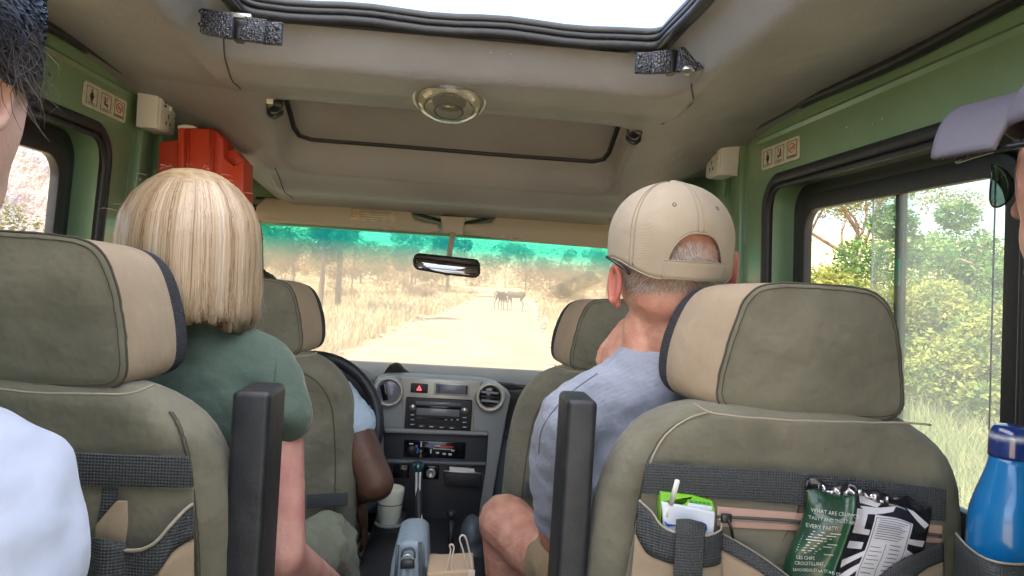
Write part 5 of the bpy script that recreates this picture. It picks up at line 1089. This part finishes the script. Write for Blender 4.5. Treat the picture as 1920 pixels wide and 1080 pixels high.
def makecap():
    c=P(1256,455,1.2); t0=R_(8); rx,ry,rz=.100,.112,.098
    def bot(a):
        q=abs(a)/R_(29)
        e=-.062+.030*smooth((abs(a)-R_(30))/R_(60))+.0*a
        if q<1: e=-.060+.070*(1-q**2.6)**.55
        return e
    def pt(a,z,off=0):
        th=a+t0; zz=z/rz
        r=math.sqrt(max(0,1-min(1,max(0,zz))**2.25)) if z>0 else 1-.035*(z/-.06)**2
        return c+Vector(((rx+off)*r*math.sin(th)-.012*max(0,z)/rz*0,-(ry+off)*r*math.cos(th),z+off*max(0,zz)))
    A=[]; N=200
    for i in range(N): A.append(-math.pi+2*math.pi*i/N)
    def f_(u,v):
        a=-math.pi+2*math.pi*u; b=bot(a); s2=math.sin(v*math.pi/2); z=b+(rz-b)*(s2 if b>0 else s2); return pt(a,min(z,rz*.99999))
    cp_=grid('cap',f_,260,30,'capcloth',pm,.0022,True)
    st=grid('cap_strap',lambda u,v:pt(R_(-31+62*u),-.062+.030*v,.0015),30,5,'capcloth',cp_,.0025)
    for z in(-.0605,-.0335): tube('cap_stitch',[pt(R_(-30+60*i/30),z,.003) for i in range(31)],.0005,'capseam',st,4)
    lathe('cap_button',pt(0,rz*.9999),[(0,.005),(.006,.004),(.0085,.001),(.0085,-.002)],'capcloth',cp_,(0,0,1),18)
    for a0,z1 in ((-.045,.012),(.045,.012),(-1.02,-.045),(-1.09,-.045),(1.05,-.04),(1.12,-.04),(2.1,-.03),(-2.1,-.03),(3.14,-.03)):
        tube('cap_seam',[pt(a0*(1 if abs(a0)>1 else 1+.0*z),z,.0015) for z in [z1+(rz*.992-z1)*math.sin(i/24*math.pi/2) for i in range(25)]],.0009,'capseam',cp_,4)
    tube('cap_edge',[pt(R_(29.4)*x,bot(R_(29.4)*x),.001) for x in [math.sin(i/20*math.pi/2-0) for i in range(-20,21)]],.0013,'capcloth',cp_,6)
    tube('cap_edge',[pt(R_(30)+(2*math.pi-R_(60))*i/60,bot(((R_(30)+(2*math.pi-R_(60))*i/60+math.pi)%(2*math.pi))-math.pi),.001) for i in range(61)],.0013,'capcloth',cp_,6)
    for a0 in(-.42,.42): tube('eyelet',[pt(a0+.028*math.cos(t),.052+.0028*math.sin(t),.001) for t in [6.283*i/10 for i in range(10)]],.0008,'seam',cp_,5,True)
    fr=Vector((math.sin(math.pi+t0),-math.cos(math.pi+t0),0)); sd=Vector((fr.y,-fr.x,0))
    grid('cap_brim',lambda u,v:c+fr*(ry*.8+(.05*v+.01)*(1-.45*(2*u-1)**2))+sd*(.10*(u-.5))+Vector((0,0,-.015-.015*(2*u-1)**2)),20,8,'capcloth',cp_,.003)
    # short grey hair below and inside the opening
    def gen(i):
        a=random.uniform(-2.2,2.2); z=random.uniform(-.15,.0); r=1.0
        hd0=hc2; zz=(z+c.z-hc2.z)/.105; rr=math.sqrt(max(.05,1-min(.95,abs(zz))**2)) 
        if z<-.095 and random.random()<(-.095-z)/.05: return None,None
        th=a+0; p=Vector((c.x+.083*rr*math.sin(th)*1.0,c.y-.098*rr*math.cos(th),c.z+z)); p.x=hc2.x+(p.x-c.x); o=Vector((math.sin(th),-math.cos(th),0)); tg=Vector((random.gauss(0,.35)+.3*math.sin(th),0,-1)).normalized(); L=random.uniform(.006,.011)
        pts=[p+o*(-.002+.0055*math.sin(t*1.6))+tg*L*t for t in(0,.5,1)]; return pts,[o]*3
    strands('short_hair',gen,13000,'greyhair',body2,3,.0006)
b_=M['earred'].node_tree.nodes['Principled BSDF']; b_.inputs['Subsurface Weight'].default_value=.4; b_.inputs['Subsurface Radius'].default_value=(.02,.005,.003); b_.inputs['Subsurface Scale'].default_value=.5
ear(P(1160,533,1.19),-1,s_,f,'earred',body2,.95); ear(P(1368,505,1.22),1,s_,f,'earred',body2,.9)
makecap()
tube('glasses',[P(1138,482,1.17),P(1150,490,1.15),P(1166,500,1.135),P(1181,514,1.13)],.0032,'frameblack',pm,8,n=4,flat=.6); 
# --- driver
pd=person(P(560,1150,1.95),'driver in light blue shirt with bent bare forearm behind the steering wheel')
hc3=P(470,585,1.95); B,f,s_,rot=headblobs(hc3,.1)
sd1=P(612,742,1.92); ed=P(707,906,1.84)
organic('body',B+[('c',hc3+Vector((0,0,-.07)),P(500,700,1.93),.055,.06),('c',P(510,740,1.92),sd1,.07,.055),('c',P(480,740,1.92),P(380,745,1.92),.07,.055),('s',P(500,900,1.92),(.16,.1,.22)),('c',sd1,P(665,812,1.88),.052,.05),('c',P(665,812,1.88),ed,.050,.043),('c',ed,P(655,925,2.02),.044,.034),('c',P(380,745,1.92),P(370,900,2.0),.05,.042),('c',P(370,900,2.0),P(450,780,2.02),.04,.03),('s',P(520,1080,1.95),(.17,.12,.1))]
   +hand(P(672,935,1.99),(.12,.12,-.5),(.9,0,.2),'skin_d',1,.3),.008,'skin_d',pd,4)
h_=organic('hair',[('s',hc3+Vector((.0,-.008,.022)),(.082,.1,.095))],.006,'hairblack',pd,2,disp=((.012,.012),))
organic('shirt',[('c',P(505,705,1.93),P(510,740,1.92),.066,.08),('c',P(510,745,1.92),P(606,740,1.92),.085,.066),('c',P(606,740,1.92),P(662,792,1.885),.066,.060),('c',P(480,745,1.92),P(380,745,1.92),.085,.066),('c',P(380,745,1.92),P(372,830,1.96),.066,.056),('s',P(500,910,1.92),(.168,.108,.235))],.008,'driverblue',pd,6,disp=((.06,.02),(.025,.006)))
organic('trousers',[('s',P(520,1090,1.95),(.18,.13,.11)),('c',P(600,1090,1.97),P(672,1058,2.25),.088,.075),('c',P(672,1058,2.25),P(672,1250,2.35),.07,.055),('c',P(470,1090,1.97),P(520,1060,2.25),.085,.07)],.009,'drivertrousers',pd,6,disp=((.06,.03),))
# --- left neighbour, seen from close by
pn_=person((-.42,.35,.9),'dark-haired passenger in white shirt cropped by the left edge of the picture')
hc4=Vector((-.344,.50,1.955)); B,f,s_,rot=headblobs(hc4,-.1,.080,.098,.125)
b4=organic('body',B+[('c',hc4+Vector((0,-.02,-.08)),(-.34,.44,1.76),.056,.06),('c',(-.33,.42,1.70),(-.27,.46,1.66),.07,.06),('c',(-.33,.42,1.70),(-.5,.42,1.66),.07,.06),('s',(-.38,.42,1.45),(.15,.1,.24)),('c',(-.265,.47,1.64),(-.27,.44,1.38),.05,.04),('c',(-.27,.44,1.38),(-.3,.66,1.28),.04,.03),('c',(-.5,.42,1.66),(-.54,.42,1.38),.05,.04),('s',(-.4,.42,1.2),(.17,.13,.1))]+hand((-.3,.66,1.28),(0,1,-.1),(0,.1,1),'skin_l'),.007,'skin_l',pn_,6)
ear(Vector((-.272,.488,1.955)),1,s_,f,'skin_l',b4)
hr=organic('hair',[('s',hc4+Vector((.0,-.022,.04)),(.090,.105,.085)),('s',hc4+Vector((.005,-.045,.01)),(.078,.07,.075)),('s',hc4+Vector((.03,-.05,.09)),(.05,.05,.04))],.006,'hairblack',pn_,3,disp=((.05,.014),))
def gen(i):
    a=random.uniform(-.6,2.9); z=random.uniform(-.03,.11); c=hc4+Vector((0,-.022,.03)); q=math.sqrt(max(.02,1-(z/.125)**2)); p=[]
    for t in (0,.2,.4,.6,.8,1):
        th=a-1.1*t+.12*math.sin(t*7+i); zz=z+.02*t+.01*math.sin(t*6+i); rr=1.02+.03*math.sin(t*9+i*1.7)
        p.append(c+Vector((.093*q*math.sin(th)*rr,-.11*q*math.cos(th)*rr,zz*1.0)))
    return p,[(x-c).normalized() for x in p]
strands('hair_strands',gen,6000,'darkhair',hr,6,.0011)
def gen(i):
    b0=P(38+random.uniform(-20,25),80+random.uniform(-30,40),.47); d=Vector((random.uniform(.0,.02),random.uniform(-.01,.01),-.025-random.random()*.035)); w_=random.uniform(-.012,.02)
    return [b0+d*t+Vector((w_*math.sin(t*3),0,0)) for t in(0,.25,.5,.75,1)],[Vector((0,-1,0))]*5
strands('loose_wisps',gen,22,'darkhair',hr,5,.0006)
ws_=organic('shirt',[('c',(-.335,.43,1.755),(-.34,.42,1.72),.066,.078),('c',(-.335,.43,1.70),(-.272,.475,1.678),.085,.074),('c',(-.272,.475,1.678),(-.258,.455,1.53),.074,.068),('c',(-.258,.455,1.53),(-.262,.47,1.36),.068,.060),('c',(-.33,.42,1.70),(-.5,.42,1.65),.08,.07),('s',(-.38,.42,1.45),(.158,.115,.25)),('c',(-.5,.42,1.65),(-.54,.42,1.4),.07,.06)]
 +[('c',(-.275+.012*i,.395+.004*i,1.66-.045*i),(-.215+.004*i,.43,1.60-.05*i),.012,.007) for i in range(4)]+[('c',(-.31,.372,1.64-.06*i),(-.235,.392,1.615-.05*i),.010,.006) for i in range(4)],.005,'whiteshirt',pn_,10,disp=((.07,.016),))
tube('sleeve_seam',[(-.325,.352,1.70),(-.29,.374,1.62),(-.285,.372,1.54),(-.29,.37,1.46)],.0015,'whiteshirt',ws_,6,n=6)
# --- right neighbour
pr=person((.64,.6,.9),'passenger in mauve-grey cap and sunglasses cropped by the right edge of the picture')
DX=Vector((.190,.315,.062)); hc5=Vector((.466,.335,1.925))+DX; B,f,s_,rot=headblobs(hc5,.0,.080,.098,.12)
b5=organic('body',B+[('c',hc5+Vector((0,-.02,-.08)),(0.630,0.605,1.785),.056,.06),('c',(0.710,0.425,1.715),(0.600,0.405,1.675),.07,.05),('c',(0.710,0.425,1.715),(0.850,0.405,1.675),.07,.05),('s',(0.730,0.405,1.455),(.15,.1,.24)),('c',(0.600,0.405,1.655),(0.590,0.275,1.395),.045,.04),('c',(0.850,0.405,1.655),(0.890,0.355,1.395),.045,.04)],.006,'skin_m',pr,5)
cp5=grid('cap',lambda u,v:hc5+Vector((.090*math.cos(v*1.57)*math.sin(u*6.283),-.108*math.cos(v*1.57)*math.cos(u*6.283),.045+.085*math.sin(v*1.57))),60,14,'purplecap',pr,.003,True)
def brim(u,v):
    a=(u-.5)*2; x=.094*a; y=.070-.03*a*a*.6+ v*(.125*math.sqrt(max(0,1-.45*a*a))); return hc5+Vector((x*(1.02-.05*v),y,.098-.078*a*a+.004*v))
br5=grid('cap_brim',brim,30,12,'purplecap',cp5,.005)
for k in (.2,.4,.6,.8): tube('brim_stitch',[brim(i/24,k)+Vector((0,0,-.0032)) for i in range(25)],.0005,'seam',br5,4)
sg5=tube('sunglasses',[hc5+Vector((-.086,-.0,.020)),hc5+Vector((-.084,.07,.022)),hc5+Vector((-.076,.125,.020))],.0032,'frameblack',pr,8,n=3)
for k in(-1,1):
    def lens(u,v,k=k): a=u*6.283; return hc5+Vector((k*(.043+.036*math.cos(a)*v),.122-.05*(abs(.043+.036*math.cos(a)*v)/.079)**2,-.003+.026*math.sin(a)*v*(1 if math.sin(a)<0 else .75)))
    grid('lens',lens,28,6,'sunlens',sg5,.0015,True); tube('lens_rim',[lens(i/28,1) for i in range(28)],.0011,'frameblack',sg5,6,True)
organic('shirt',[('c',(0.710,0.425,1.735),(0.710,0.425,1.695),.068,.08),('c',(0.710,0.425,1.695),(0.600,0.405,1.665),.08,.06),('c',(0.710,0.425,1.695),(0.850,0.405,1.665),.08,.06),('s',(0.730,0.405,1.455),(.158,.11,.25)),('c',(0.600,0.405,1.655),(0.590,0.335,1.515),.058,.052),('c',(0.850,0.405,1.655),(0.880,0.355,1.515),.058,.052)],.008,'purplecap',pr,6)
pr.rotation_euler=(0,0,.07)
